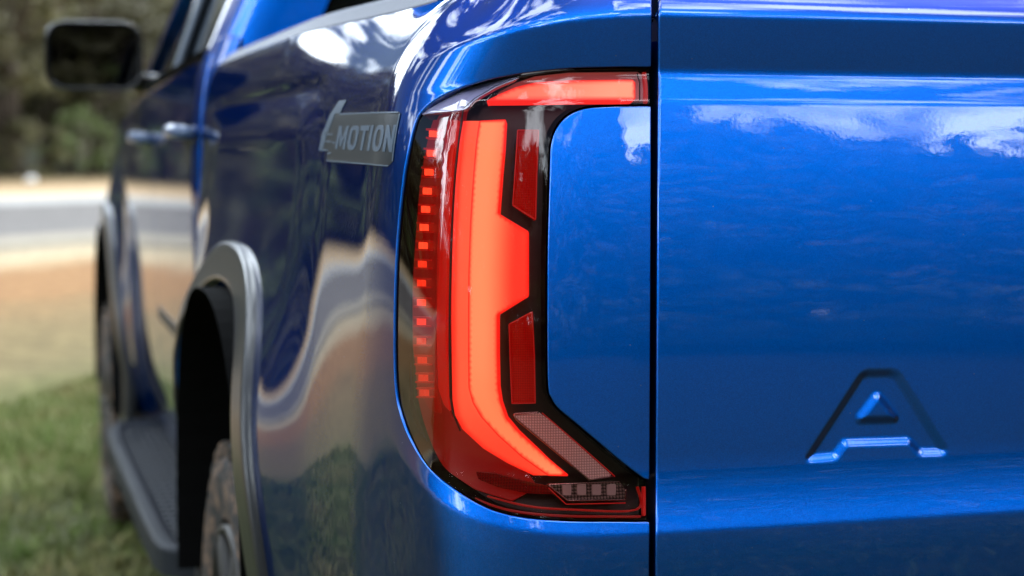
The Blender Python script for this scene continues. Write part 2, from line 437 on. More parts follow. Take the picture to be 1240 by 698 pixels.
def inside(Q, P):
    Q = np.asarray(Q); x, y = Q[:, 0], Q[:, 1]; c = np.zeros(len(Q), bool); n = len(P)
    for i in range(n):
        x0, y0 = P[i]; x1, y1 = P[(i+1) % n]
        if y0 == y1: continue
        c ^= ((y0 > y) != (y1 > y)) & (x < (x1-x0)*(y-y0)/(y1-y0)+x0)
    return c
def dist_poly(Q, P):
    Q = np.asarray(Q); d = np.full(len(Q), 1e9); n = len(P)
    for i in range(n):
        a, b = P[i], P[(i+1) % n]; ab = b-a; l = ab@ab
        t = np.clip(((Q-a)@ab)/max(l, 1e-14), 0, 1)
        d = np.minimum(d, np.linalg.norm(Q-a-t[:, None]*ab, axis=1))
    return d
def patch(name, fn, outer, m, parent, step=.012, edge=.006, flange=.012, rad=.002, extra=None, holes=(), flip=1, color=None, sharp=False, stagger=True):
    """a panel: the polygon `outer` of the parameter plane laid on the surface fn, with a rolled edge and a returned flange"""
    outer = resample(outer, edge)
    if area(outer) < 0: outer = outer[::-1]
    loops = [outer]+[resample(h, edge) for h in holes]
    lo, hi = outer.min(0), outer.max(0)
    if np.isscalar(step): step = (step, step)
    ga, gb = np.meshgrid(np.arange(lo[0], hi[0], step[0]), np.arange(lo[1], hi[1], step[1]))
    if stagger: ga = ga + (np.arange(ga.shape[0]) % 2)[:, None]*step[0]*.5
    Q = np.stack([ga.ravel(), gb.ravel()], 1)
    if extra is not None: Q = np.concatenate([Q, extra])
    k = inside(Q, outer)
    for h in loops[1:]: k &= ~inside(Q, h)
    Q = Q[k]
    for L in loops:
        Q = Q[dist_poly(Q, L) > min(edge*.5, .5*min(step))]
    V2 = []; E = []
    for L in loops:
        s = len(V2); V2 += [Vector(p) for p in L.tolist()]; E += [(s+i, s+(i+1) % len(L)) for i in range(len(L))]
    V2 += [Vector(p) for p in Q.tolist()]
    vo, eo, fo, ov, oe, of = delaunay_2d_cdt(V2, E, [], 0, 1e-7)
    A = np.array([tuple(v) for v in vo]); F = np.array([f for f in fo if len(f) == 3])
    c = A[F].mean(1); k = inside(c, outer)
    for h in loops[1:]: k &= ~inside(c, h)
    F = F[k]
    a2 = np.cross(A[F[:, 1]]-A[F[:, 0]], A[F[:, 2]]-A[F[:, 0]]); F[a2 < 0] = F[a2 < 0][:, ::-1]
    P = fn(A[:, 0], A[:, 1]); N = fd_normals(fn, A[:, 0], A[:, 1])*flip
    if flip < 0: F = F[:, ::-1]
    V = [P]; NN = [N]; FF = [f for f in F.tolist()]; nv = len(P); C = [A]
    if flange > 0:
        for li, L in enumerate(loops):
            n = len(L); t = np.roll(L, -1, 0)-np.roll(L, 1, 0); t /= np.maximum(np.linalg.norm(t, axis=1, keepdims=True), 1e-12)
            o2 = np.stack([t[:, 1], -t[:, 0]], 1)
            if li: 
                if area(L) > 0: o2 = -o2
            p0 = fn(L[:, 0], L[:, 1]); n0 = fd_normals(fn, L[:, 0], L[:, 1])*flip
            p1 = fn(L[:, 0]+o2[:, 0]*1e-3, L[:, 1]+o2[:, 1]*1e-3)-p0
            o3 = p1-(p1*n0).sum(1, keepdims=True)*n0; o3 /= np.maximum(np.linalg.norm(o3, axis=1, keepdims=True), 1e-12)
            rings = []
            angs = [0, 30, 60, 90] if not sharp else [90]
            for a in angs:
                a = R(a); rings.append((p0+o3*rad*math.sin(a)-n0*rad*(1-math.cos(a)), n0*math.cos(a)+o3*math.sin(a)))
            if sharp: rings = [(p0, o3)]
            rings.append((rings[-1][0]-n0*flange, o3))
            s = nv
            for (pp, nn) in rings: V.append(pp); NN.append(nn); C.append(L); nv += n
            orient = (area(L) > 0)
            if li: orient = (area(L) > 0)
            for r in range(len(rings)-1):
                for i in range(n):
                    j = (i+1) % n
                    f = [s+r*n+i, s+(r+1)*n+i, s+(r+1)*n+j, s+r*n+j]
                    if (not orient) != (li > 0): f = f[::-1]
                    if flip < 0: f = f[::-1]
                    FF.append(f)
    colr = None
    if color is not None:
        CC = np.concatenate(C); colr = color(CC, dist_poly(CC, outer))
    return mesh_obj(name, np.concatenate(V), FF, m, parent, normals=np.concatenate(NN), color=colr)
# orientation of the bed surface: du x dw must point outwards
_t = fd_normals(lambda a, b: S(a, b), np.array([-.1]), np.array([-.2]))[0]
SF = 1 if _t[1] < 0 else -1

# ------------------------------------------------------------------ outlines of the lamp traced on the body
URANGE = (-.16, .42, -.55, .25)
def S0(u, w): return S(u, w)
def on_body(pts, d=0.0, lens=False):
    return px_to_uv(lambda u, w: S(u, w, d, lens), pts, *URANGE)
_H3 = np.interp(-.3, RW, RH)
def gap_x(w, x0): return x0*(YR-np.interp(w, RW, RH))/(YR-_H3)
def UG(w): return u_of_x(gap_x(w, .7168))    # edge of the bed beside the tailgate gap
def gap_line(w0, w1): return [(UG(w), w) for w in np.linspace(w0, w1, max(2, int(abs(w1-w0)/.006)))]
lens_left = [(783, 83.5), (740, 83.5), (690, 85), (640, 90), (607, 95.5), (577, 102.5), (545, 113), (524, 124.5), (509, 139), (502, 155), (496, 180), (489, 220), (483, 275),
             (479.5, 330), (478, 385), (478, 440), (480, 475), (484, 496), (492, 519), (505, 544), (523, 568), (552, 592), (580, 609), (605, 619), (640, 626), (690, 629.5), (740, 630), (782, 630)]
ins_edge = [(782, 584), (755, 564), (724, 538), (693, 512), (674, 496), (666, 484), (661.5, 468), (660.5, 400), (661, 300), (664, 200), (666, 172), (673, 153), (687, 138), (707, 129.5), (735, 127), (784, 126)]
LL = spline(on_body(lens_left), 5); LL[0, 0] = UG(LL[0, 1]); LL[-1, 0] = UG(LL[-1, 1])
IE = spline(on_body(ins_edge), 5); IE[0, 0] = UG(IE[0, 1]); IE[-1, 0] = UG(IE[-1, 1])
def offset_open(P, d):
    t = np.gradient(P, axis=0); t /= np.linalg.norm(t, axis=1, keepdims=True); return P+np.stack([t[:, 1], -t[:, 0]], 1)*d
# sign: outward from the lamp
c0 = LL.mean(0)
_o = offset_open(LL, .004)
sg = 1 if np.linalg.norm(_o[len(LL)//2]-c0) > np.linalg.norm(LL[len(LL)//2]-c0) else -1
BODY_CUT = offset_open(LL, .0035*sg); BODY_CUT[0, 0] = UG(BODY_CUT[0, 1]); BODY_CUT[-1, 0] = UG(BODY_CUT[-1, 1])

# ------------------------------------------------------------------ bed side panel
ARCH_C = (3.14, -.705); ARCH_R = .50
WB = -.78
Y_BED = 3.82
U_BED = u_of_y(Y_BED)
def arch(cy, cw, r, a0, a1, n=40):
    out = []
    for i in range(n+1):
        a = R(a0+(a1-a0)*i/n); ca, sa = math.cos(a), math.sin(a); e = .84
        out.append((cy+r*np.sign(ca)*abs(ca)**e, cw+r*np.sign(sa)*abs(sa)**e))
    return out
U_GAP = UG(.222)
top_rear = [(U_GAP, .222), (-.05, .222), (.05, .220), (.13, .213), (.20, .206), (.28, .202)]
pts = []
pts += [tuple(p) for p in BODY_CUT[::-1]] if False else []
outer = gap_line(.222, BODY_CUT[0, 1])[:-1] + [tuple(p) for p in BODY_CUT] + gap_line(BODY_CUT[-1, 1], WB)[1:] + [(.1, WB), (u_of_y(ARCH_C[0]-ARCH_R), WB)]
outer += [(u_of_y(y), w) for y, w in arch(ARCH_C[0], ARCH_C[1], ARCH_R, 180, 0) if w > WB+.003]
outer += [(u_of_y(ARCH_C[0]+ARCH_R), WB), (U_BED, WB), (U_BED, .200)]
for y in np.linspace(3.7, 2.2, 14): outer.append((u_of_y(y), .200))
outer += top_rear[::-1][1:-1]
_a, _b = np.meshgrid(np.arange(U_GAP, .32, .008), np.concatenate([np.arange(.05, .222, .0022), np.arange(-.50, -.28, .003)]))
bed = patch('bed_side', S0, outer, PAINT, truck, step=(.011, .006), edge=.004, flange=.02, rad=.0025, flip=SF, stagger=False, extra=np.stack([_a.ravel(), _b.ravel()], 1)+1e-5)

# corner panel between lamp and tailgate
insp = np.array([tuple(p) for p in IE])
ins_in = offset_open(IE, .004)
if inside(ins_in[len(IE)//2:len(IE)//2+1], insp)[0] == False: ins_in = offset_open(IE, -.004)
ins_in[0, 0] = UG(ins_in[0, 1]); ins_in[-1, 0] = UG(ins_in[-1, 1])
ins_in = np.concatenate([ins_in, gap_line(ins_in[-1, 1], ins_in[0, 1])[1:-1]])
cpanel = patch('corner_panel', S0, ins_in, PAINT, truck, step=.01, edge=.004, flange=.012, rad=.0022, flip=SF)

# ------------------------------------------------------------------ tail lamp
def Sd(d, lens=True): return lambda u, w: S(u, w, d, lens)
def uvd(pts, d): return px_to_uv(Sd(d), pts, *URANGE)
lens_poly = np.concatenate([LL, IE])
allp = LL
lamp = patch('tail_lamp', Sd(-.034), lens_poly, HOUSE, truck, step=.012, edge=.006, flange=.02, flip=SF, rad=.001)
tag(lamp, 'lit red tail lamp wrapping round the rear corner')
# split of the lens along the seam, side part smoky
def clip_u(poly, keep_side):
    P = resample(poly, .003); out = []
    f = (P[:, 0]-SEAM_U(P[:, 1]))*(1 if keep_side else -1)
    n = len(P)
    for i in range(n):
        a, b = f[i], f[(i+1) % n]
        if a >= 0: out.append(P[i])
        if (a >= 0) != (b >= 0):
            t = a/(a-b); out.append(P[i]+(P[(i+1) % n]-P[i])*t)
    return np.array(out)
LP_R = clip_u(lens_poly, False); LP_S = clip_u(lens_poly, True)
patch('lens', Sd(-.0015), LP_R, LENS, lamp, step=.008, edge=.004, flange=.0, rad=.001, flip=SF)
patch('lens', Sd(-.0015), LP_S, LENS_SIDE, lamp, step=.008, edge=.004, flange=.0, rad=.001, flip=SF)
# black gasket closing the space between lens and housing
for line in (LL, IE):
    a = S(line[:, 0], line[:, 1], -.0005, True); b = S(line[:, 0], line[:, 1], -.036, True); n = len(a)
    mesh_obj('lamp_gasket', np.concatenate([a, b]), [(i, i+1, n+i+1, n+i) for i in range(n-1)], SEAL, lamp)
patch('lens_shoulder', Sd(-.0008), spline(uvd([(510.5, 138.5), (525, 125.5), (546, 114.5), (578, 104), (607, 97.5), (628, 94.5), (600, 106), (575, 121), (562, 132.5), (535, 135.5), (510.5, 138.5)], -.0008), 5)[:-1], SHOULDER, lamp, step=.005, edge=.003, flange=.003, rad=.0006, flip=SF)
# red rim glowing along the lens edge
def strip(name, fn, line, wd, m, depth=.004):
    a = offset_open(line, wd/2); b = offset_open(line, -wd/2)
    return patch(name, fn, np.concatenate([a, b[::-1]]), m, lamp, step=.02, edge=.003, flange=depth, rad=.0006, flip=SF)

def lerp(a, b, t): return np.asarray(a)*(1-t[:, None])+np.asarray(b)*t[:, None]
def rim(name, poly_px, d, wd, m, closed=True, lift=.0015):
    """thin raised line round a traced outline"""
    P = resample(uvd(poly_px, d), .002, closed)
    mb = MB(); pts3 = S(P[:, 0], P[:, 1], d+lift, True)
    if closed: pts3 = np.concatenate([pts3, pts3[:1]])
    mb.tube(list(pts3), wd, 5, caps=not closed)
    return mb.obj(name, m, lamp, smooth=True)
rim('lens_seam', [(561.5, 134), (557, 165), (552, 210), (548, 280), (545.5, 350), (545, 420), (546, 480), (549, 500), (558, 522)], -.004, .0011, HOUSE, closed=False)
rim('lens_seam', [(562, 132), (575, 120), (600, 105), (628, 94), (660, 88.5)], -.003, .0009, HOUSE, closed=False)
# main light guide
D1 = -.010
g_right = [(612, 145.5), (610, 180), (607, 210), (603, 259), (639.5, 281), (639.5, 359), (602, 381), (602, 430), (603, 470), (606, 488), (613, 507), (628, 524), (665, 557), (688, 576)]
g_left = [(646, 575.5), (615, 561), (585, 543), (560, 520), (551, 503), (548, 485), (547, 430), (546.5, 380), (548, 300), (551, 230), (557, 170), (561, 147)]
g_crease = [(581, 147), (577, 175), (573.5, 215), (570, 270), (568, 330), (567.5, 400), (568, 470), (573, 488), (583, 505), (604, 528), (632, 553), (664, 575.5)]
main_px = g_right + g_crease[::-1]
strip_px = g_crease + g_left
mp_ = roundc(uvd(main_px, D1), .0015, 3)
def main_col(A, d):
    X, Y, Z = S(A[:, 0], A[:, 1]).T
    px = project(S(A[:, 0], A[:, 1], D1, True))
    xc = np.interp(px[:, 1], [p[1] for p in g_crease], [p[0] for p in g_crease])
    t = np.clip((px[:, 0]-xc)/60, 0, 1)
    c = lerp((1.2, .40, .17), (1.05, .055, .03), sstep(t, .25, .95))
    c = lerp(c.mean(0)*0+(1.1, .30, .12), c, sstep(t, .1, .8)) if False else c
    # brighter belly at the bottom bend
    k = sstep(px[:, 1], 400, 520)*(1-sstep(px[:, 1], 540, 580)); c = c*(1-.6*k[:, None]) + np.array((1.12, .28, .10))*.6*k[:, None]
    e = 1-sstep(d, .0006, .003)
    return c*(1-e[:, None])+np.array((1.0, .02, .012))*e[:, None]
patch('light_guide', Sd(D1), mp_, GLOW, lamp, step=.0035, edge=.002, flange=.012, rad=.001, flip=SF, color=main_col)
def strip_col(A, d):
    px = project(S(A[:, 0], A[:, 1], D1, True))
    xl = np.interp(px[:, 1], [p[1] for p in g_left[::-1]], [p[0] for p in g_left[::-1]])
    t = np.clip((px[:, 0]-xl)/24, 0, 1)
    c = lerp((1.0, .03, .015), (1.12, .15, .065), sstep(t, .0, .45))
    k = sstep(px[:, 1], 470, 550)[:, None]
    return c*(1-k*.5)+np.array((1.0, .025, .012))*k*.5
sp_ = uvd(strip_px, D1)
patch('light_guide', Sd(D1-.0006), sp_, GLOW, lamp, step=.0035, edge=.002, flange=.012, rad=.0005, flip=SF, color=strip_col)
# upper bar
bar_px = [(590, 122), (606, 114), (625, 106), (648, 100.5), (690, 98), (766, 97), (769, 100), (769, 119), (766, 121.5)]
def bar_col(A, d):
    e = 1-sstep(d, .0008, .004)
    px = project(S(A[:, 0], A[:, 1], D1, True)); t = sstep(px[:, 0], 640, 760)
    c = lerp((1.1, .26, .15), (1.25, .50, .30), t)
    return c*(1-e[:, None])+np.array((1.0, .03, .02))*e[:, None]
patch('light_guide', Sd(D1), uvd(bar_px, D1), GLOW, lamp, step=.003, edge=.002, flange=.01, rad=.0008, flip=SF, color=bar_col)
patch('bar_housing', Sd(-.020), uvd([(604, 112), (625, 101), (648, 93.5), (690, 89), (772, 88), (779, 92), (779, 122), (600, 122)], -.020), BARBACK, lamp, step=.006, edge=.003, flange=.004, rad=.0008, flip=SF)
rim('bar_end_line', [(771, 89), (774, 100), (774, 122)], -.006, .0009, HOUSE, closed=False)
# reflectors
patch('reflector', Sd(-.013), roundc(uvd([(627, 158), (652, 158), (650, 210), (648.5, 266), (621, 248.5), (624, 205)], -.013), .001, 2), REFLEX, lamp, step=.006, edge=.003, flange=.008, rad=.0008, flip=SF)
patch('reflector', Sd(-.013), roundc(uvd([(616.5, 393), (644.5, 378), (647, 430), (648, 488), (620, 488.5), (618, 440)], -.013), .001, 2), REFLEX, lamp, step=.006, edge=.003, flange=.008, rad=.0008, flip=SF)
rim('reflector_edge', [(627, 158), (652, 158), (650, 210), (648.5, 266), (621, 248.5), (624, 205)], -.013, .0007, REDEDGE)
rim('reflector_edge', [(616.5, 393), (644.5, 378), (647, 430), (648, 488), (620, 488.5), (618, 440)], -.013, .0007, REDEDGE)
rev_px = [(622, 503), (652, 501), (667, 511), (739, 575), (738, 578), (714, 579.5)]
patch('reversing_light', Sd(-.011), uvd(rev_px, -.011), PINK, lamp, step=.006, edge=.003, flange=.01, rad=.0008, flip=SF)
rim('chrome_edge', [(652, 500), (622, 502), (625, 508), (713, 581), (741, 577)], -.011, .0009, SILVER, closed=False)
rim('red_edge', [(656, 500), (744, 577)], -.011, .0007, REDEDGE, closed=False)
turn_px = [(664, 587), (749, 583.5), (756, 592), (756, 604), (688, 605)]
patch('indicator', Sd(-.012), uvd(turn_px, -.012), TURN, lamp, step=.006, edge=.003, flange=.01, rad=.0008, flip=SF)
rim('chrome_edge', [(750, 583), (663, 586.5), (687, 606), (757, 605), (757, 592)], -.012, .0009, SILVER, closed=False)
rim('red_edge', [(664, 591), (685, 610.5), (757, 609)], -.012, .0006, REDEDGE, closed=False)
for i in range(4):                          # little indicator bulbs
    x = 682+i*18
    patch('indicator_led', Sd(-.0105), uvd([(x, 588), (x+9, 587.5), (x+9, 599), (x, 599)], -.0105), BULB, lamp, step=.006, edge=.003, flange=.003, rad=.0012, flip=SF)
patch('red_band', Sd(-.016), uvd([(577, 572), (600, 574), (640, 584), (667, 590), (674, 598), (640, 597), (602, 589), (580, 580)], -.016), SPECKLE, lamp, step=.006, edge=.003, flange=.004, rad=.0008, flip=SF)
# glowing red edges of the lens
bl = uvd([(575, 604), (605, 615), (640, 621.5), (690, 625), (740, 625.5), (776, 625.5)], -.006)
strip('lens_edge', Sd(-.006), spline(bl, 6), .0014, REDDEEP)
bl = uvd([(590, 601), (640, 613), (690, 617), (772, 617), (773, 590)], -.016)
strip('lens_edge', Sd(-.016), spline(bl, 6), .0010, REDDIM)
strip('lens_edge', Sd(-.004), spline(uvd([(781, 88), (782.5, 105), (782.5, 124)], -.004), 6), .0030, REDEDGE)
strip('lens_edge', Sd(-.004), spline(uvd([(780.5, 590), (780.5, 608), (780.5, 624)], -.004), 6), .0022, REDEDGE)
patch('side_housing', Sd(-.031), LP_S, REDDEEP, lamp, step=.006, edge=.003, flange=.002, rad=.0004, flip=SF)
patch('side_housing', Sd(-.027), uvd([(552, 140), (547, 200), (541, 300), (540, 400), (541, 480), (546, 505), (575, 535), (610, 560), (640, 575), (650, 590), (620, 606), (575, 592), (545, 572), (518, 550), (496, 518), (487, 480), (484, 400), (484, 330), (489, 260), (496, 200), (506, 152), (514, 141)], -.027), REDDEEP, lamp, step=.006, edge=.003, flange=.004, rad=.0008, flip=SF)
# side compartment: dim red housing, wall with guide light as emission, row of LEDs
patch('side_reflector', Sd(-.022), uvd([(541, 146), (536, 200), (529, 300), (527, 400), (528, 470), (531, 500), (520, 495), (507, 470), (500, 420), (500, 340), (505, 270), (510, 210), (516, 160), (520, 146)], -.022), REDDIM, lamp, step=.006, edge=.003, flange=.006, rad=.0008, flip=SF)
patch('lit_wall', Sd(-.016), uvd([(553, 146), (549, 180), (545, 230), (541, 300), (539.5, 400), (541, 480), (544, 497), (538, 490), (531, 470), (529, 400), (530, 300), (535, 220), (541, 160), (543, 146)], -.016), REDMID, lamp, step=.006, edge=.002, flange=.006, rad=.0008, flip=SF)
led_y = [162, 185.5, 208.5, 231.5, 253.5, 275.5, 297.5, 320, 343, 366.5, 390, 413.5, 436.5, 458, 476]
for y in led_y:
    xl = np.interp(y, [160, 210, 270, 340, 420, 480], [520, 514, 508.5, 505, 504.5, 508])
    wdt = np.interp(y, [160, 340, 480], [5.6, 5.0, 6]); hgt = 6.6
    patch('led', Sd(-.012), uvd([(xl, y-hgt*.55), (xl+wdt, y-hgt*.55+.5), (xl+wdt, y+hgt*.55+.5), (xl, y+hgt*.55)], -.012), LEDS[0 if y < 300 else (1 if y < 400 else 2)], lamp, step=.006, edge=.003, flange=.006, rad=.0006, flip=SF)
    for s in (-1, 1):
        yy = y+s*hgt*.78
        patch('led_bracket', Sd(-.009), uvd([(xl-4, yy-.9), (xl+wdt+7, yy-.4), (xl+wdt+7, yy+.9), (xl-4, yy+.5)], -.009), REDMID, lamp, step=.006, edge=.003, flange=.006, rad=.0004, flip=SF)

# ------------------------------------------------------------------ tailgate with the pressed letter
XL, XR = 0.7288, 2.72-0.7288
A_out_px = [(979.5, 555), (1040, 462), (1044, 456), (1051, 452.5), (1080, 452), (1088, 455.5), (1092, 462), (1144, 545), (1141, 548), (1115, 548.5), (1102, 534.5), (1024, 537), (1012, 553.5), (983, 556)]
A_in_px = [(1064, 478), (1040, 509.5), (1088, 508.5)]
def T0(x, w): 
    x = np.asarray(x, float); w = np.asarray(w, float)
    return np.stack([x, YR-np.interp(w, RW, RH), ZC+w], -1)
A_out = roundc(px_to_uv(T0, A_out_px, .8, 1.4, -.5, 0), .004, 4); A_in = roundc(px_to_uv(T0, A_in_px, .8, 1.4, -.5, 0), .006, 5)
def T(x, w):
    x = np.asarray(x, float); w = np.asarray(w, float)
    P = T0(x, w); Q = np.stack([x.ravel(), w.ravel()], 1)
    near = (Q[:, 0] > .85) & (Q[:, 0] < 1.32) & (Q[:, 1] > -.42) & (Q[:, 1] < -.15)
    rec = np.zeros(len(Q))
    if near.any():
        q = Q[near]
        do = dist_poly(q, A_out)*np.where(inside(q, A_out), 1, -1); di = dist_poly(q, A_in)*np.where(inside(q, A_in), -1, 1)
        d = np.minimum(do, di)
        rec[near] = .0050*sstep(d, -.0072, .0072)
    P[..., 1] += rec.reshape(x.shape)
    return P
_w = np.linspace(.222, WB+.02, 150); tg = np.array([(gap_x(w, XL), w) for w in _w]+[(2.72-gap_x(w, XL), w) for w in _w[::-1]])
ax0, ax1 = A_out[:, 0].min()-.012, A_out[:, 0].max()+.012; aw0, aw1 = A_out[:, 1].min()-.012, A_out[:, 1].max()+.012
ga, gb = np.meshgrid(np.arange(ax0, ax1, .0017), np.arange(aw0, aw1, .0017))
_t = fd_normals(T0, np.array([1.5]), np.array([-.2]))[0]
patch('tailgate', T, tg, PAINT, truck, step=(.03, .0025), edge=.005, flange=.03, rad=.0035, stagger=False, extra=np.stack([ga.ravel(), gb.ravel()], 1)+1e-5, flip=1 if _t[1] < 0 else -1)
# dark jamb behind the gap
MB().box((.655, 2.0, ZC+WB+.03), (.78, 2.06, ZC+.14)).obj('tailgate_jamb', SEAL, truck)
MB().box((XR-.04, 2.0, ZC+WB+.03), (XR+.08, 2.06, ZC+.14)).obj('tailgate_jamb', SEAL, truck)

# ------------------------------------------------------------------ bed tub, rear bumper, underbody
XC = TRUCK_O[0]
def mirx(x): return 2*XC-x
tub = MB()
tub.box((.66, 2.02, .78), (mirx(.66), 3.80, .82))
tub.box((.62, 2.06, .82), (.66, 3.80, ZC+.19)); tub.box((mirx(.66), 2.06, .82), (mirx(.62), 3.80, ZC+.19))
tub.box((.62, 3.78, .82), (mirx(.62), 3.82, ZC+.20))
tub.obj('bed_liner', BLACK, truck)
for s in (0, 1):                               # plastic cap along the top of each bed side
    V = []; sec = [(.003, -.012), (.006, .004), (.030, .026), (.045, .034), (.10, .036), (.10, -.02)]
    ys = np.linspace(2.22, 3.815, 24)
    for y in ys:
        x0 = float(S(u_of_y(y), .200)[0])
        for (a, b) in sec: x = x0+a; V.append((mirx(x) if s else x, y, ZC+.200+b))
    n = len(sec); F = [(i*n+k, (i+1)*n+k, (i+1)*n+(k+1) % n, i*n+(k+1) % n) for i in range(len(ys)-1) for k in range(n)]+[tuple(range(n)), tuple(reversed(range((len(ys)-1)*n, len(ys)*n)))]
    if s: F = [f[::-1] for f in F]
    mesh_obj('bed_rail_cap', V, F, CAP, truck, smooth=False)
bp_ = MB().box((.50, 1.80, .40), (mirx(.50), 2.05, ZC+WB-.012)); bevel(bp_.obj('rear_bumper', FLARE, truck), .04, 3)
MB().box((.80, 2.2, .42), (mirx(.80), 7.0, .62)).obj('chassis', SEAL, truck)

# ------------------------------------------------------------------ wheels
def wheel(cx, cy, outer_sign=-1):
    """cx = outer face; the tyre reaches inwards"""
    Rr, W = .385, .255; cz = Rr-.012
    s = outer_sign
    def X(a): return -s*a            # a = distance inwards
    prof = [(.03, .235), (.012, .25), (.004, .29), (.0, .325), (.006, .350), (.022, .364), (.045, .368), (W/2, .370), (W-.045, .368), (W-.022, .368), (W-.006, .35), (W, .32), (W-.01, .25), (W-.03, .235)]
    mb = MB().lathe([(X(a), r) for a, r in prof], (cx, cy, cz), 72)
    nl = 36
    for i in range(nl):
        for row, (a0, a1, sh) in enumerate([(.012, .062, 0), (.072, .122, .5), (.132, .182, 0), (.192, .243, .5)]):
            t0 = 2*math.pi*(i+sh)/nl; t1 = t0+2*math.pi/nl*.60
            P = []
            for rr_ in (.360, .390 if 0 < row < 3 else .386):
                for (a, t) in ((a0, t0), (a1, t0+.02), (a1, t1+.02), (a0, t1)):
                    P.append((cx+X(a), cy+rr_*math.cos(t), cz+rr_*math.sin(t)))
            mb.hexa(P)
    w = empty('wheel', (0, 0, 0)); w.parent = truck
    ty = mb.obj('tyre', MUD, w, smooth=False)
    rm = MB().lathe([(X(.03), .236), (X(.008), .238), (X(.006), .228), (X(.03), .222), (X(.06), .21), (X(.20), .20)], (cx, cy, cz), 64)
    for k in range(6):
        a = 2*math.pi*k/6
        for da in (-.17, .17):
            p0 = (cx+X(.03), cy+.05*math.cos(a+da), cz+.05*math.sin(a+da)); p1 = (cx+X(.022), cy+.225*math.cos(a+da*.6), cz+.225*math.sin(a+da*.6))
            rm.tube([p0, p1], [.026, .017], 6)
    rm.lathe([(X(.02), 0.001), (X(.018), .05), (X(.03), .07), (X(.06), .075)], (cx, cy, cz), 32)
    rm.obj('rim', RIM, w, smooth=True)
    MB().lathe([(X(.075), .001), (X(.075), .165), (X(.1), .165)], (cx, cy, cz), 40).obj('brake_disc', BLACK, w, smooth=True)
    return w
wheel(.375, 3.14); wheel(.365, 6.41); wheel(mirx(.375), 3.14, 1); wheel(mirx(.365), 6.41, 1)

# ------------------------------------------------------------------ wheel arch flares and liners
def flare(name, cy, cw, r, xbody, xout, m, mirror=False):
    """sweep of a flare section along the arch"""
    sec = [(.068, .012), (.0675, -.001), (.067, -.4), (.066, -.85), (.0635, -.96), (.060, -1.0), (.050, -1.0), (.012, -1.0), (.007, -1.0), (.003, -.96), (.0, -.85), (-.001, -.5), (-.001, .03)]   # (radial beyond r, fraction of reach)
    pts = arch(cy, cw, r, 192, -12, 56); V = []; n = len(sec)
    c = np.array([cy, cw-.0])
    for (y, w) in pts:
        rad = np.array([y, w])-c; rad /= np.linalg.norm(rad)
        for (dr, f) in sec:
            yy, ww = np.array([y, w])+rad*dr
            xb = xbody(yy, ww)
            x = xb+(f if f > -.1 else f*max(.010, min(.018, xb-xout)))
            V.append((mirx(x) if mirror else x, yy, ZC+ww))
    F = []
    for i in range(len(pts)-1):
        for j in range(n-1): F.append((i*n+j, i*n+j+1, (i+1)*n+j+1, (i+1)*n+j))
    if not mirror: F = [f[::-1] for f in F]
    o = mesh_obj(name, V, F, m, truck)
    return o
def bed_x(y, w):
    return float(S(u_of_y(y), w)[0])
flare('wheel_arch_flare', 3.14, -.705, .50, lambda y, w: bed_x(y, max(w, -.75))+.004, .338, FLARE)
def liner(cy, cw, r, x0, x1):
    V = []; F = []; pts = arch(cy, cw, r, 190, -10, 32)
    for (y, w) in pts: V += [(x0, y, ZC+w), (x1, y, ZC+w)]
    n = len(pts)
    for i in range(n-1): F.append((2*i, 2*i+1, 2*i+3, 2*i+2))
    F.append([2*i+1 for i in range(n)])
    mesh_obj('wheel_arch_liner', V, F, SEAL, truck, smooth=False)
liner(3.14, -.705, .486, .345, .72)

# ------------------------------------------------------------------ cab: doors, fender, pillars, glass
CAB_T = [(.40, 20), (.24, 18), (.21, 16), (.18, 9), (.10, 5.5), (.0, 4), (-.10, 3), (-.25, 1.2), (-.4, -.5), (-.55, -5), (-.66, -12), (-.8, -22)]
CW, CH = slope_table(CAB_T)
def C(Y, w):
    Y = np.asarray(Y, float); w = np.asarray(w, float)
    h = np.interp(w, CW, CH)
    x = .402 + .022*(1-sstep(w, -.40, .12)) - h + .03*sstep(Y, 6.4, 7.3) + .012*((Y-5.0)/1.2)**2
    x = x - .012*np.exp(-((w-.03)/.05)**2)*0
    # front arch blister
    r = np.sqrt((Y-6.41)**2+(w+.705)**2)
    x = x - .045*(1-sstep(r, .50, .78))*sstep(Y, 5.5, 6.0)
    # rear corner of the cab rolls in
    x = x + .05*np.clip((3.95-Y)/.10, 0, 1)**2
    return np.stack([x, Y, ZC+w], -1)
_t = fd_normals(C, np.array([4.5]), np.array([-.1]))[0]; CF = 1 if _t[0] < 0 else -1
BELT = .20
def belt(y): return .235-.022*(y-3.85)
rd = [(3.90, belt(3.9)), (3.90, -.30), (3.96, -.42), (4.05, -.66), (4.752, -.66), (4.752, belt(4.75))]
door_r = patch('rear_door', C, rd, PAINT, truck, step=.02, edge=.01, flange=.02, rad=.004, flip=CF)
fd_ = [(4.76, belt(4.76)), (4.76, -.66), (5.72, -.66), (5.80, -.3), (5.80, belt(5.8)-.02)]
door_f = patch('front_door', C, fd_, PAINT, truck, step=.02, edge=.01, flange=.02, rad=.004, flip=CF)
fo = [(5.808, .15), (5.808, -.3), (5.728, -.66), (6.41-.5, -.66)]+[p for p in arch(6.41, -.705, .5, 180, 0) if p[1] > -.655]+[(6.91, -.66), (7.15, -.62), (7.2, -.1), (7.1, .05), (6.6, .11), (6.1, .145)]
patch('front_fender', C, fo, PAINT, truck, step=.02, edge=.012, flange=.03, rad=.01, flip=CF)
patch('sill', C, [(3.75, -.665), (5.9, -.665), (5.9, -.80), (3.75, -.80)], PAINT, truck, step=.03, edge=.015, flange=.05, rad=.01, flip=CF)
qp = [(3.855, .26), (3.855, -.72), (4.04, -.665), (3.952, -.42), (3.892, -.30), (3.892, .26)]
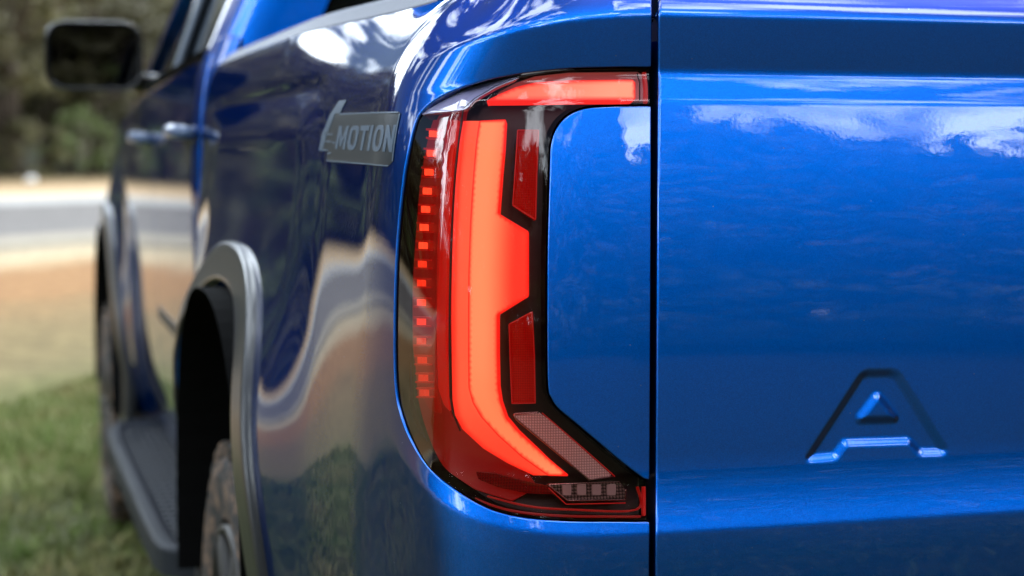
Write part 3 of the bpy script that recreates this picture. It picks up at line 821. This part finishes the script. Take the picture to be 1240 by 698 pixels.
patch('cab_quarter', C, qp, PAINT, truck, step=.012, edge=.008, flange=.02, rad=.012, flip=CF)
flare('wheel_arch_flare', 6.41, -.705, .50, lambda y, w: float(C(y, max(w, -.66))[0])+.004, .345, FLARE)
liner(6.41, -.705, .488, .36, .72)
# inner box of the cab
MB().box((.56, 3.98, .60), (mirx(.56), 7.1, ZC+.12)).obj('cab_floor', INTERIOR, truck)
def pillar(name, p0, p1, m, parent=truck, w0=.05, w1=.05, th=.05):
    """leaning pillar lying on the side glass plane"""
    (y0, z0), (y1, z1) = p0, p1
    def X(z): return .437+.34*(z-.2)+.02*max(0, z-.2)
    P = []
    for (dx_) in (0, th):
        P += [(X(z0)+dx_, y0-w0/2, ZC+z0), (X(z0)+dx_, y0+w0/2, ZC+z0), (X(z1)+dx_, y1+w1/2, ZC+z1), (X(z1)+dx_, y1-w1/2, ZC+z1)]
    return bevel(MB().hexa(P).obj(name, m, parent), .008, 2)
ROOF = .62
def gx(w): return .452+.36*(w-.2)
def glass(name, pts, off=.012):
    V = [(gx(w)+off, y, ZC+w) for y, w in pts]+[(gx(w)+off+.006, y, ZC+w) for y, w in pts]
    n = len(pts); F = [list(range(n)), list(range(2*n-1, n-1, -1))]+[(i, n+i, n+(i+1) % n, (i+1) % n) for i in range(n)]
    return mesh_obj(name, V, F, DARKGLASS, truck, smooth=False)
glass('rear_door_window', [(4.02, .225), (4.72, .21), (4.70, .58), (4.20, .57)])
glass('front_door_window', [(4.80, .21), (5.78, .18), (5.30, .56), (4.80, .58)])
pillar('door_pillar', (4.755, .20), (4.755, .60), GLOSSBLACK, w0=.10, w1=.09, th=.03)
# bright weather strip on the pillar edge and belt mouldings
pillar('pillar_trim', (4.70, .20), (4.70, .60), TRIM, w0=.03, w1=.03, th=.02)
pillar('front_pillar', (5.85, .15), (5.25, .61), PAINT, w0=.09, w1=.07, th=.07)
mb = MB()
for (ya, yb) in ((3.93, 4.75), (4.765, 5.79)):
    P = []
    for y in (ya, yb):
        w = belt(y)-.004; x = float(C(y, w)[0])
        P.append([(x-.006, y, ZC+w-.012), (x+.03, y, ZC+w-.012), (x+.03, y, ZC+w+.014), (x-.002, y, ZC+w+.014)])
    mb.hexa([*P[0], *P[1]])
mb.obj('belt_moulding', GLOSSBLACK, truck)
# rear post of the cab: swept rounded corner, leaning in
V = []; F = []; K = 14; NW = 26
ws = np.linspace(-.70, ROOF, NW)
for w in ws:
    lean = .36*max(0, w-.2)+.10*max(0, w-.16)**1.3
    x0 = float(C(3.99, min(w, .2))[0])+lean+.001
    for k in range(K+1):
        t = k/K
        if t < .2: p = (x0, 4.06-.11*t/.2)
        elif t < .75:
            a = (t-.2)/.55*math.pi/2; p = (x0+.085*(1-math.cos(a)), 3.95-.085*math.sin(a)*1.1)
        else: p = (x0+.085+(t-.75)/.25*.12, 3.95-.0935)
        V.append((p[0], p[1], ZC+w))
for i in range(NW-1):
    for k in range(K): F.append((i*(K+1)+k, (i+1)*(K+1)+k, (i+1)*(K+1)+k+1, i*(K+1)+k+1))
mesh_obj('cab_rear_pillar', V, F, PAINT, truck)
Vm = [(mirx(v[0]), v[1], v[2]) for v in V]
mesh_obj('cab_rear_pillar', Vm, [f[::-1] for f in F], PAINT, truck)
MB().box((.60, 3.93, .7), (mirx(.60), 3.96, ZC+.24)).obj('cab_back', PAINT, truck)
MB().box((.60, 3.90, ZC+.24), (mirx(.60), 3.945, ZC+.57)).obj('rear_window', DARKGLASS, truck)
# roof
P0 = [(.60, 3.87), (mirx(.60), 3.87), (mirx(.60), 5.25), (.60, 5.25)]
rf = MB().hexa([(x, y, ZC+.585) for x, y in P0]+[(x+(.08 if x < XC else -.08), y+(.05 if y < 4 else -.1), ZC+.65) for x, y in P0]); bevel(rf.obj('roof', PAINT, truck), .03, 3)
ws_ = MB().hexa([(.55, 5.9, ZC+.14), (mirx(.55), 5.9, ZC+.14), (mirx(.55), 5.94, ZC+.14), (.55, 5.94, ZC+.14), (.63, 5.2, ZC+.60), (mirx(.63), 5.2, ZC+.60), (mirx(.63), 5.24, ZC+.60), (.63, 5.24, ZC+.60)]); ws_.obj('windscreen', DARKGLASS, truck)
hd = MB().hexa([(.47, 5.92, ZC-.1), (mirx(.47), 5.92, ZC-.1), (mirx(.50), 7.15, ZC-.1), (.50, 7.15, ZC-.1), (.50, 5.92, ZC+.135), (mirx(.50), 5.92, ZC+.135), (mirx(.56), 7.1, ZC+.04), (.56, 7.1, ZC+.04)]); bevel(hd.obj('bonnet', PAINT, truck), .04, 3)
fr = MB().box((.50, 7.1, .45), (mirx(.50), 7.28, ZC+.0)); bevel(fr.obj('front_bumper', FLARE, truck), .05, 3)
# door handles: a pull bar, its end cap and the recess behind
def handle(px, py, parent, ln):
    p = at_x(px, py, .40); y, z = p[1], p[2]; xb = float(C(y, z-ZC)[0])
    m = MB(); pts = [(xb+.004, y-ln/2, z-.004), (xb-.020, y-ln/2+.02, z-.002), (xb-.034, y-.02, z), (xb-.036, y+.04, z+.002), (xb-.022, y+ln/2-.015, z+.002), (xb+.004, y+ln/2, z)]
    m.tube(pts, [.012, .016, .017, .017, .015, .011], 10)
    m.obj('handle', HANDLE, parent, smooth=True)
    m = MB(); k = 20
    V = [(xb-.0015, y+.02, z-.012)]+[(xb-.0010, y+.02+.055*math.cos(2*math.pi*i/k), z-.012+.032*math.sin(2*math.pi*i/k)) for i in range(k)]
    m.add(V, [(0, 1+(i+1) % k, 1+i) for i in range(k)]); 
    m.obj('handle_cup', PAINT, parent, smooth=True)
handle(219, 160, door_r, .20); handle(175, 167, door_f, .20)
# lower door moulding
patch('door_moulding', lambda a, b: C(a, b)+np.array([-.002, 0, 0]), roundc([(4.2, -.42), (4.74, -.40), (4.74, -.375), (4.2, -.39)], .006, 3), BLACK, door_r, step=.03, edge=.01, flange=.012, rad=.004, flip=CF)
# mirrored far side of the truck
for src in (bed, cpanel, lamp):                # the truck's origin lies on its centre line
    c = src.copy(); col.objects.link(c); c.scale.x = -1
    for ch in list(src.children):
        d = ch.copy(); col.objects.link(d); d.parent = c
tag(c, 'lit red tail lamp on the far rear corner')
far = MB().box((mirx(.50), 3.9, ZC-.75), (mirx(.43), 7.1, ZC+.15)); bevel(far.obj('cab_side', PAINT, truck), .03, 3)
pw = [(.452+.36*(w-.2), w) for w in (.19, .6)]
far = MB().hexa([(mirx(gx(.15)), 4.0, ZC+.15), (mirx(gx(.15))-.02, 4.0, ZC+.15), (mirx(gx(.15))-.02, 5.8, ZC+.15), (mirx(gx(.15)), 5.8, ZC+.15), (mirx(gx(.6)), 4.1, ZC+.6), (mirx(gx(.6))-.02, 4.1, ZC+.6), (mirx(gx(.6))-.02, 5.25, ZC+.6), (mirx(gx(.6)), 5.25, ZC+.6)]); far.obj('side_window', DARKGLASS, truck)

# ------------------------------------------------------------------ running board
bo = np.array([(.345, 3.78), (.330, 3.86), (.326, 4.1), (.326, 5.30), (.338, 5.55), (.37, 5.70), (.46, 5.74), (.56, 5.74), (.56, 3.74), (.40, 3.74)])
bo = roundc(bo, .05, 4)
def Bf(x, y):
    x = np.asarray(x, float); y = np.asarray(y, float)
    d = dist_poly(np.stack([x.ravel(), y.ravel()], 1), bo).reshape(x.shape)
    return np.stack([x, y, .445-.012*sstep(d, .022, .032)+0*x], -1)
board = patch('running_board', Bf, bo, BOARD, truck, step=(.01, .02), edge=.01, flange=.05, rad=.012, flip=1)
mb = MB()
for i in range(30):
    for j in range(8):
        y = 3.9+i*.058; x = .362+j*.022
        mb.box((x, y, .432), (x+.013, y+.036, .4385))
tag(mb.obj('tread_pads', BOARD, board), kind='stuff')
for y in (4.0, 4.75, 5.5): MB().tube([(.42, y, .41), (.6, y, .43), (.85, y, .5)], .022, 8).obj('step_bracket', BLACK, truck, smooth=True)

# ------------------------------------------------------------------ door mirror
MY = 5.42
def rrect(cx_, cz_, w, h, r, n=6):
    out = []
    for (sx_, sz_, a0) in ((1, 1, 0), (-1, 1, 90), (-1, -1, 180), (1, -1, 270)):
        for i in range(n+1):
            a = R(a0+90*i/n); out.append((cx_+sx_*(w/2-r)+r*math.cos(a), cz_+sz_*(h/2-r)+r*math.sin(a)))
    return out
pa = at_y(114, 68, MY); mcx, mcz = pa[0], pa[2]
mw = at_y(174, 68, MY)[0]-at_y(55, 68, MY)[0]; mh = at_y(114, 26, MY)[2]-at_y(114, 110, MY)[2]
rings = []
for (f, yy, dx_) in ((.90, .0, 0), (.965, -.004, 0), (1.0, .008, 0), (1.0, .05, .0), (.93, .10, .01), (.72, .145, .02), (.3, .165, .02)):
    rings.append([(mcx+dx_+(x-mcx)*f, MY+yy, z+.01*(yy/.16)) for x, z in [(mcx+(a-mcx), mcz+(b-mcz)*f) for a, b in rrect(mcx, mcz, mw, mh, .055)]])
n = len(rings[0]); V = [p for r in rings for p in r]
F = [(i*n+j, (i+1)*n+j, (i+1)*n+(j+1) % n, i*n+(j+1) % n) for i in range(len(rings)-1) for j in range(n)]
F.append([(len(rings)-1)*n+j for j in range(n)][::-1])
house = mesh_obj('door_mirror', V, F, GLOSSBLACK, truck)
gl_ = [(x, MY+.004, z) for x, z in rrect(mcx, mcz, mw*.89, mh*.87, .045)]
V = [(mcx, MY+.002, mcz)]+gl_; k = len(gl_)
mesh_obj('mirror_glass', V, [(0, 1+i, 1+(i+1) % k) for i in range(k)], CHROME, house)
rr1 = rrect(mcx, mcz, mw*.96, mh*.95, .052); mb = MB(); mb.tube([(x, MY-.002, z) for x, z in rr1]+[(rr1[0][0], MY-.002, rr1[0][1])], .006, 8, caps=False); mb.obj('mirror_bezel', GLOSSBLACK, house, smooth=True)
mb = MB(); mb.tube([(mcx+mw*.40, MY+.07, mcz-mh*.36), (.47, MY+.06, mcz-mh*.40), (.54, MY+.05, mcz-mh*.40)], [.03, .034, .04], 10)
mb.obj('mirror_arm', GLOSSBLACK, house, smooth=True)

# ------------------------------------------------------------------ 4MOTION decal on the bed side
def side_uv(pts): return px_to_uv(S0, pts, .1, .9, -.4, .22)
plate_px = [(412, 138), (421, 121), (411, 122), (400, 140), (391, 163), (387, 182), (398, 183), (398.5, 186), (396, 188), (396, 195), (471, 201.5), (476, 196), (485.5, 138), (484, 135.5)]
dec = patch('decal', Sd(.0006, False), side_uv(plate_px), DECALBG, truck, step=.006, edge=.004, flange=.0, rad=.0002, flip=SF)
tag(dec, 'grey film sticker with pale lettering')
def dec_poly(name, px, d=.0012, m=DECALFG): return patch(name, Sd(d, False), side_uv(px), m, dec, step=.006, edge=.004, flange=.0003, rad=.0001, flip=SF)
def line_px(pts, wd, closed=False):
    P = np.asarray(pts, float); t = np.gradient(P, axis=0); t /= np.linalg.norm(t, axis=1, keepdims=True); n = np.stack([t[:, 1], -t[:, 0]], 1)
    return np.concatenate([P+n*wd/2, (P-n*wd/2)[::-1]])
dec_poly('border', line_px([(412, 138.5), (450, 137), (483, 136.2)], 1.6)); dec_poly('border', line_px([(484.8, 138), (476, 195.5)], 1.3)); dec_poly('border', line_px([(396, 194.8), (430, 197.5), (471, 201)], 1.5))
dec_poly('numeral', [(411.5, 122.5), (420.5, 121.3), (412.5, 137), (407, 137.5), (398, 160), (391, 163), (400, 140)])
dec_poly('numeral', [(391, 163), (397, 162), (391.5, 181), (387, 181.5)])
dec_poly('numeral', line_px([(387.5, 181.5), (397.5, 182)], 2)); dec_poly('numeral', line_px([(390, 171.5), (402, 172)], 1.6)); dec_poly('numeral', line_px([(394, 163), (404, 163)], 1.6)); dec_poly('numeral', line_px([(403.5, 173), (406.5, 173)], 2)); dec_poly('numeral', line_px([(397.5, 185.5), (401.5, 186)], 2))
# letters: drawn in a unit box, laid on the sheared text frame
def frame(q): # q in text space x 0..1, y 0..1 (up)
    x, y = q; xs = 409+x*69; top = np.interp(x, [0, 1], [153.0, 151.5]); bot = np.interp(x, [0, 1], [180.5, 184.5])
    return (xs+(y-.5)*5.5, bot+(top-bot)*y)
def letter(polys, x0, w, holes=None):
    px = [[frame((x0+a*w, b)) for a, b in p] for p in polys]
    outer = side_uv(px[0]); hs = [side_uv(p) for p in px[1:]]
    patch('letter', Sd(.0012, False), outer, DECALFG, dec, step=.004, edge=.0015, flange=.0003, rad=.0001, flip=SF, holes=hs)
def oval(cx_, cy_, rx, ry, n=24): return [(cx_+rx*np.sign(math.cos(a))*abs(math.cos(a))**.7, cy_+ry*np.sign(math.sin(a))*abs(math.sin(a))**.7) for a in [2*math.pi*i/n for i in range(n)]]
letter([[(0, 0), (.24, 0), (.24, .62), (.42, .12), (.58, .12), (.76, .62), (.76, 0), (1, 0), (1, 1), (.74, 1), (.5, .40), (.26, 1), (0, 1)]], 0.0, .175)
letter([oval(.5, .5, .5, .51), oval(.5, .5, .22, .34)], .20, .165)
letter([[(.36, 0), (.64, 0), (.64, .8), (1, .8), (1, 1), (0, 1), (0, .8), (.36, .8)]], .385, .155)
letter([[(0, 0), (1, 0), (1, 1), (0, 1)]], .56, .048)
letter([oval(.5, .5, .5, .51), oval(.5, .5, .22, .34)], .64, .165)
letter([[(0, 0), (.27, 0), (.27, .55), (.73, 0), (1, 0), (1, 1), (.73, 1), (.73, .45), (.27, 1), (0, 1)]], .835, .165)

# ================================================================== THE PLACE
PAZ = R(-55); PN = np.array([math.sin(PAZ), math.cos(PAZ)]); PT = np.array([math.cos(PAZ), -math.sin(PAZ)])
def noise2(x, y, s):
    return (np.sin(x*s+1.3*np.sin(y*s*.7+2))+np.sin(y*s*1.1+1.7*np.sin(x*s*.6))+np.sin((x+y)*s*.53+4))/3
def ground_z(x, y):
    p = x*PN[0]+y*PN[1]
    z = .03*np.clip(p-5.7, 0, 27.3) + 15*sstep(p, 50, 78)
    far = sstep(np.hypot(x, y), 3, 9)
    return z+.03*noise2(x, y, .6)*far*(1-sstep(p, 10, 12)*(1-sstep(p, 25, 30)))
# ground sheet
g = np.concatenate([-np.geomspace(14, 900, 26)[::-1], np.linspace(-13, 13, 40), np.geomspace(14, 900, 26)])
ps = np.unique(np.concatenate([g, np.arange(9, 34, .5), np.arange(44, 80, 3)])); ts = g
PP, TT = np.meshgrid(ps, ts, indexing='ij')
GX = PP*PN[0]+TT*PT[0]; GY = PP*PN[1]+TT*PT[1]
V = np.stack([GX, GY, ground_z(GX, GY)], -1).reshape(-1, 3)
a, b = len(ps), len(ts); idx = np.arange(a*b).reshape(a, b)
F = np.stack([idx[:-1, :-1], idx[1:, :-1], idx[1:, 1:], idx[:-1, 1:]], -1).reshape(-1, 4)
def ground_mat():
    m, nt, bs = mat('grass_and_orange_dirt'); t = node(nt, 'ShaderNodeTexCoord')
    dot = node(nt, 'ShaderNodeVectorMath', operation='DOT_PRODUCT'); nt.links.new(t.outputs['Object'], dot.inputs[0]); dot.inputs[1].default_value = (PN[0], PN[1], 0)
    n1 = node(nt, 'ShaderNodeTexNoise'); n1.inputs['Scale'].default_value = .55; n1.inputs['Detail'].default_value = 8; n1.inputs['Roughness'].default_value = .65
    nt.links.new(t.outputs['Object'], n1.inputs['Vector'])
    ma = node(nt, 'ShaderNodeMath', operation='MULTIPLY_ADD'); nt.links.new(n1.outputs['Fac'], ma.inputs[0]); ma.inputs[1].default_value = 2.2; ma.inputs[2].default_value = -1.1
    ad = node(nt, 'ShaderNodeMath', operation='ADD'); nt.links.new(dot.outputs['Value'], ad.inputs[0]); nt.links.new(ma.outputs[0], ad.inputs[1])
    mr = node(nt, 'ShaderNodeMapRange'); nt.links.new(ad.outputs[0], mr.inputs[0]); mr.inputs[1].default_value = 0; mr.inputs[2].default_value = 40
    r = node(nt, 'ShaderNodeValToRGB'); e = r.color_ramp.elements
    stops = [(0, (.035, .034, .020)), (1.5, (.06, .06, .028)), (5.2, (.085, .095, .03)), (6.0, (.15, .125, .06)), (8.0, (.185, .13, .062)), (9.0, (.25, .14, .062)), (10.6, (.26, .145, .066)), (11.5, (.38, .30, .19)), (12.6, (.34, .29, .2)),
             (22.5, (.48, .39, .26)), (25.5, (.42, .30, .18)), (29.5, (.20, .15, .08)), (33, (.05, .05, .025))]
    e[0].position = 0; e[0].color = (*stops[0][1], 1); e[1].position = stops[-1][0]/40; e[1].color = (*stops[-1][1], 1)
    for p, c in stops[1:-1]:
        q = e.new(p/40); q.color = (*c, 1)
    nt.links.new(mr.outputs[0], r.inputs[0])
    n2 = node(nt, 'ShaderNodeTexNoise'); n2.inputs['Scale'].default_value = 9; n2.inputs['Detail'].default_value = 8
    nt.links.new(t.outputs['Object'], n2.inputs['Vector'])
    mx = node(nt, 'ShaderNodeMix', data_type='RGBA', blend_type='OVERLAY'); mx.inputs[0].default_value = .85
    nt.links.new(r.outputs[0], mx.inputs[6]); nt.links.new(n2.outputs['Fac'], mx.inputs[7]); nt.links.new(mx.outputs[2], bs.inputs['Base Color'])
    bs.inputs['Roughness'].default_value = .95; bs.inputs['Specular IOR Level'].default_value = .1
    return m
gr = mesh_obj('ground', V, F, ground_mat(), smooth=True); tag(gr, 'grassy ground turning to bare orange dirt towards the road', kind='structure')
def band(name, p0, p1, lift, m, label):
    pp = np.linspace(p0, p1, max(2, int((p1-p0)/.5)+1)); tt = np.concatenate([-np.geomspace(40, 500, 12)[::-1], np.linspace(-38, 38, 40), np.geomspace(40, 500, 12)])
    A, B = np.meshgrid(pp, tt, indexing='ij'); x = A*PN[0]+B*PT[0]; y = A*PN[1]+B*PT[1]
    p = A; z = .03*np.clip(p-5.7, 0, 27.3)+lift
    V = np.stack([x, y, z], -1).reshape(-1, 3); a, b = A.shape; i = np.arange(a*b).reshape(a, b)
    F = np.stack([i[:-1, :-1], i[1:, :-1], i[1:, 1:], i[:-1, 1:]], -1).reshape(-1, 4)
    return tag(mesh_obj(name, V, F, m), label, kind='structure')
ASPH = simple('grey_asphalt', (.115, .105, .098), .9, noise=(3, .2), bump=(40, .3)); PALE = simple('pale_concrete_shoulder', (.32, .315, .30), .9, noise=(1.5, .12)); CREAM = simple('cream_gravel_shoulder', (.26, .23, .175), .95, noise=(2, .15))
band('road', 12.7, 22.35, .012, ASPH, 'grey asphalt road crossing behind the truck')
band('road_shoulder', 12.8, 14.0, .018, CREAM, 'cream gravel shoulder on the near side of the road')
band('road_shoulder', 19.9, 22.2, .018, PALE, 'pale concrete shoulder on the far side of the road')

# ------------------------------------------------------------------ grass
def grass(n, label):
    ang = rng.uniform(0, 2*math.pi, n)
    x = rng.uniform(-9.5, 3.2, n); y = rng.uniform(-.6, 14, n)
    p = x*PN[0]+y*PN[1]
    den = .62+.5*noise2(x, y, 1.7)+.25*noise2(x, y, 5.1)
    lim = 5.6+.5*noise2(x, y, 1.1)
    keep = (p < lim) & (rng.uniform(0, 1, n) < np.clip(den, .12, 1)) & ~((x > .85) & (y > 1.6)) & (np.hypot(x, y) > .5)
    x, y, ang = x[keep], y[keep], ang[keep]; n = len(x); z = ground_z(x, y)
    h = rng.uniform(.02, .06, n)*(1+.4*noise2(x, y, 2.3)); wd = rng.uniform(.004, .009, n)
    lean = rng.uniform(.1, .9, n)*h; la = rng.uniform(0, 2*math.pi, n)
    c, s = np.cos(ang), np.sin(ang)
    b0 = np.stack([x-c*wd, y-s*wd, z-.005], 1); b1 = np.stack([x+c*wd, y+s*wd, z-.005], 1)
    mx_, my_ = x+np.cos(la)*lean*.35, y+np.sin(la)*lean*.35
    m0 = np.stack([mx_-c*wd*.7, my_-s*wd*.7, z+h*.6], 1); m1 = np.stack([mx_+c*wd*.7, my_+s*wd*.7, z+h*.6], 1)
    tp = np.stack([x+np.cos(la)*lean, y+np.sin(la)*lean, z+h], 1)
    V = np.stack([b0, b1, m1, m0, tp], 1).reshape(-1, 3)
    i = np.arange(n)*5
    F = np.concatenate([np.stack([i, i+1, i+2], 1), np.stack([i, i+2, i+3], 1), np.stack([i+3, i+2, i+4], 1)])
    m, nt, bs = mat('grass_blades'); t = node(nt, 'ShaderNodeTexCoord')
    n1 = node(nt, 'ShaderNodeTexNoise'); n1.inputs['Scale'].default_value = 1.4; n1.inputs['Detail'].default_value = 7; n1.inputs['Roughness'].default_value = .75
    nt.links.new(t.outputs['Object'], n1.inputs['Vector'])
    r = node(nt, 'ShaderNodeValToRGB'); e = r.color_ramp.elements
    e[0].position = .36; e[0].color = (.07, .125, .022, 1); e[1].position = .68; e[1].color = (.32, .26, .13, 1); q = e.new(.5); q.color = (.13, .165, .045, 1)
    nt.links.new(n1.outputs['Fac'], r.inputs[0]); nt.links.new(r.outputs[0], bs.inputs['Base Color'])
    bs.inputs['Roughness'].default_value = .7; bs.inputs['Specular IOR Level'].default_value = .2
    o = mesh_obj('grass', V, F, m, smooth=False); tag(o, label, 'grass', kind='stuff')
grass(330000, 'short patchy green and straw grass beside the truck')

# ------------------------------------------------------------------ trees and shrubs
def leaf_mat(name, c0, c1):
    m, nt, bs = mat(name); t = node(nt, 'ShaderNodeTexCoord'); oi = node(nt, 'ShaderNodeObjectInfo')
    n1 = node(nt, 'ShaderNodeTexNoise'); n1.inputs['Scale'].default_value = .9; n1.inputs['Detail'].default_value = 5
    nt.links.new(t.outputs['Object'], n1.inputs['Vector'])
    ad = node(nt, 'ShaderNodeMath', operation='MULTIPLY_ADD'); nt.links.new(oi.outputs['Random'], ad.inputs[0]); ad.inputs[1].default_value = .3; nt.links.new(n1.outputs['Fac'], ad.inputs[2])
    r = node(nt, 'ShaderNodeValToRGB'); e = r.color_ramp.elements; e[0].position = .4; e[0].color = (*c0, 1); e[1].position = .85; e[1].color = (*c1, 1)
    nt.links.new(ad.outputs[0], r.inputs[0]); nt.links.new(r.outputs[0], bs.inputs['Base Color'])
    bs.inputs['Roughness'].default_value = .6
    return m
LEAF = leaf_mat('olive_leaves', (.055, .049, .019), (.130, .118, .042)); LEAF2 = leaf_mat('bright_green_leaves', (.075, .11, .025), (.14, .18, .05))
BARK = simple('grey_brown_bark', (.10, .075, .055), .9, noise=(6, .4), bump=(20, .5))
def leaves(centres, radii, per, size):
    C_ = np.repeat(centres, per, 0); Rr = np.repeat(radii, per)
    n = len(C_); d = rng.normal(size=(n, 3)); d /= np.linalg.norm(d, axis=1, keepdims=True)
    P = C_+d*(Rr*rng.uniform(.35, 1, n)**.6)[:, None]*np.array([1, 1, .72])
    a = rng.normal(size=(n, 3)); a /= np.linalg.norm(a, axis=1, keepdims=True); b = np.cross(a, d+.01); b /= np.linalg.norm(b, axis=1, keepdims=True)
    s = rng.uniform(.6, 1.3, n)[:, None]*size
    V = np.stack([P-a*s, P-b*s*.45, P+a*s, P+b*s*.45], 1).reshape(-1, 3); i = np.arange(n)*4
    return V, np.stack([i, i+1, i+2, i+3], 1)
def make_tree(h, spread, nc, per, size, base_f, seed):
    global rng
    rng = np.random.default_rng(seed)
    mb = MB(); pts = [(0, 0, -.2)]; x = y = 0
    for k in range(1, 7):
        x += rng.normal()*.09*h/6; y += rng.normal()*.09*h/6; pts.append((x, y, h*.82*k/6))
    mb.tube(pts, [h*.026*(1-.13*k) for k in range(7)], 8)
    cs = []; rs = []
    for k in range(nc):
        f = base_f+(1-base_f)*rng.uniform(0, 1)**.85; z = h*f
        prof = spread*math.sin(math.pi*min(1, .18+.80*(f-base_f)/(1-base_f)))**.7
        a = rng.uniform(0, 2*math.pi); rr = prof*rng.uniform(.15, 1)**.55*(1+.25*math.sin(3*a+seed))
        bi = min(5, int(f*6)); bp0 = np.array(pts[bi]); c = np.array([bp0[0]+rr*math.cos(a), bp0[1]+rr*math.sin(a), z])
        cs.append(c); rs.append(rng.uniform(.06, .13)*h*(.7+.3*spread/(.3*h)))
        if k % 3 == 0:
            st = np.array(pts[max(1, bi-1)]); mid = (st+c)/2+np.array([0, 0, -.05*h]); mb.tube([st, mid, c], [h*.010, h*.007, h*.003], 5)
    V, F = leaves(np.array(cs), np.array(rs), per, size)
    tv, tf = np.concatenate(mb.V), mb.F
    return (tv, tf, V, F)
def proto(data, leafm):
    tv, tf, V, F = data
    t = mesh_obj('trunk', tv, tf, BARK, smooth=True); c = mesh_obj('crown', V, F, leafm, smooth=False)
    return t, c
protos = []
for i in range(4):
    protos.append(proto(make_tree([8.2, 9.4, 7.2, 10.2][i], [2.6, 2.9, 2.5, 3.0][i], 64, 62, .17, [.22, .28, .16, .3][i], 30+i), LEAF))
shrubp = []
for i in range(2):
    shrubp.append(proto(make_tree([2.4, 1.9][i], [1.5, 1.3][i], 34, 60, .075, .08, 60+i), LEAF2 if i == 0 else LEAF))
used = set()
def plant(pr, x, y, sc, rz, name, label, cat, group):
    o = empty(name, (x, y, float(ground_z(np.array(x), np.array(y))))); o.rotation_euler.z = rz; o.scale = (sc[0], sc[0], sc[1])
    for src in pr:
        if id(src) in used: c = src.copy(); col.objects.link(c)
        else: c = src; used.add(id(src))
        c.parent = o; c.location = (0, 0, 0)
    return tag(o, label, cat, group)
r2 = random.Random(5)
def pt(p, t): return p*PN[0]+t*PT[0], p*PN[1]+t*PT[1]
k = 0
for row, p0 in enumerate((33.5, 37.5, 42, 47)):
    t = -62+row*2
    while t < 135:
        x, y = pt(p0+r2.uniform(-1.4, 1.6), t+r2.uniform(-1, 1))
        s = r2.uniform(.74, 1.04)*(1+.12*row)
        plant(protos[r2.randrange(4)], x, y, (s*r2.uniform(.95, 1.2), s), r2.uniform(0, 6.28), 'bush_tree', 'olive green tree in the wood beyond the road', 'tree', 'trees beyond the road'); k += 1
        t += r2.uniform(3.0, 4.8)
t = -45
while t < 60:
    x, y = pt(31.8+r2.uniform(-.7, .8), t); s = r2.uniform(.7, 1.25)
    plant(shrubp[r2.randrange(2)], x, y, (s*1.15, s), r2.uniform(0, 6.28), 'roadside_shrub', 'leafy green shrub at the foot of the wood beyond the road', 'shrub', 'shrubs at the foot of the wood')
    t += r2.uniform(1.7, 3.4)
# trees behind the camera, seen mirrored in the tailgate
for ring, (d0, d1, da, s0, s1) in enumerate(((13.5, 17, 6.5, .62, .92), (20, 25, 5.5, .95, 1.25))):
    ad = 28.0
    while ad < 286:
        ad += da*r2.uniform(.7, 1.3); a = R(ad); d = r2.uniform(d0, d1)
        x, y = d*math.sin(a), d*math.cos(a)
        if x*PN[0]+y*PN[1] > 6.5: continue
        s = r2.uniform(s0, s1)
        plant(protos[r2.randrange(4)], x, y, (s*1.2, s), r2.uniform(0, 6.28), 'clearing_tree', ('young olive tree at the front edge of the clearing behind the tailgate', 'tall olive tree standing behind the front row round the clearing')[ring], 'tree', ('front trees round the clearing', 'tall trees round the clearing')[ring])
ad = 92.0
while ad < 280:
    ad += r2.uniform(3.5, 6.5); d = r2.uniform(11.0, 13.0); x, y = d*math.sin(R(ad)), d*math.cos(R(ad))
    if x*PN[0]+y*PN[1] > 6.5: continue
    s = r2.uniform(.8, 1.3)
    plant(shrubp[r2.randrange(2)], x, y, (s*1.3, s), r2.uniform(0, 6.28), 'clearing_shrub', 'leafy shrub in front of the trees round the clearing behind the tailgate', 'shrub', 'shrubs round the clearing')
for pr in protos+shrubp:                       # a prototype that was never placed is removed
    for o in pr:
        if o.parent is None: bpy.data.objects.remove(o)
# white stone on the far verge
v = ray(38, 214); 
for D in np.arange(20, 50, .1):
    q = CAM+v*D
    if q[2] <= float(ground_z(q[0], q[1])): break
bm = bmesh.new(); bmesh.ops.create_icosphere(bm, subdivisions=2, radius=.16)
for vv in bm.verts:
    vv.co *= 1+.18*math.sin(vv.co.x*31+vv.co.y*17)+.1*math.sin(vv.co.z*40); vv.co.z *= .8
me = bpy.data.meshes.new('stone'); bm.to_mesh(me); bm.free()
st = bpy.data.objects.new('stone', me); col.objects.link(st); st.location = (q[0], q[1], float(ground_z(q[0], q[1]))+.10); me.materials.append(simple('white_stone', (.8, .78, .75), .8, noise=(8, .1)))
tag(st, 'small white stone on the verge across the road', 'stone')
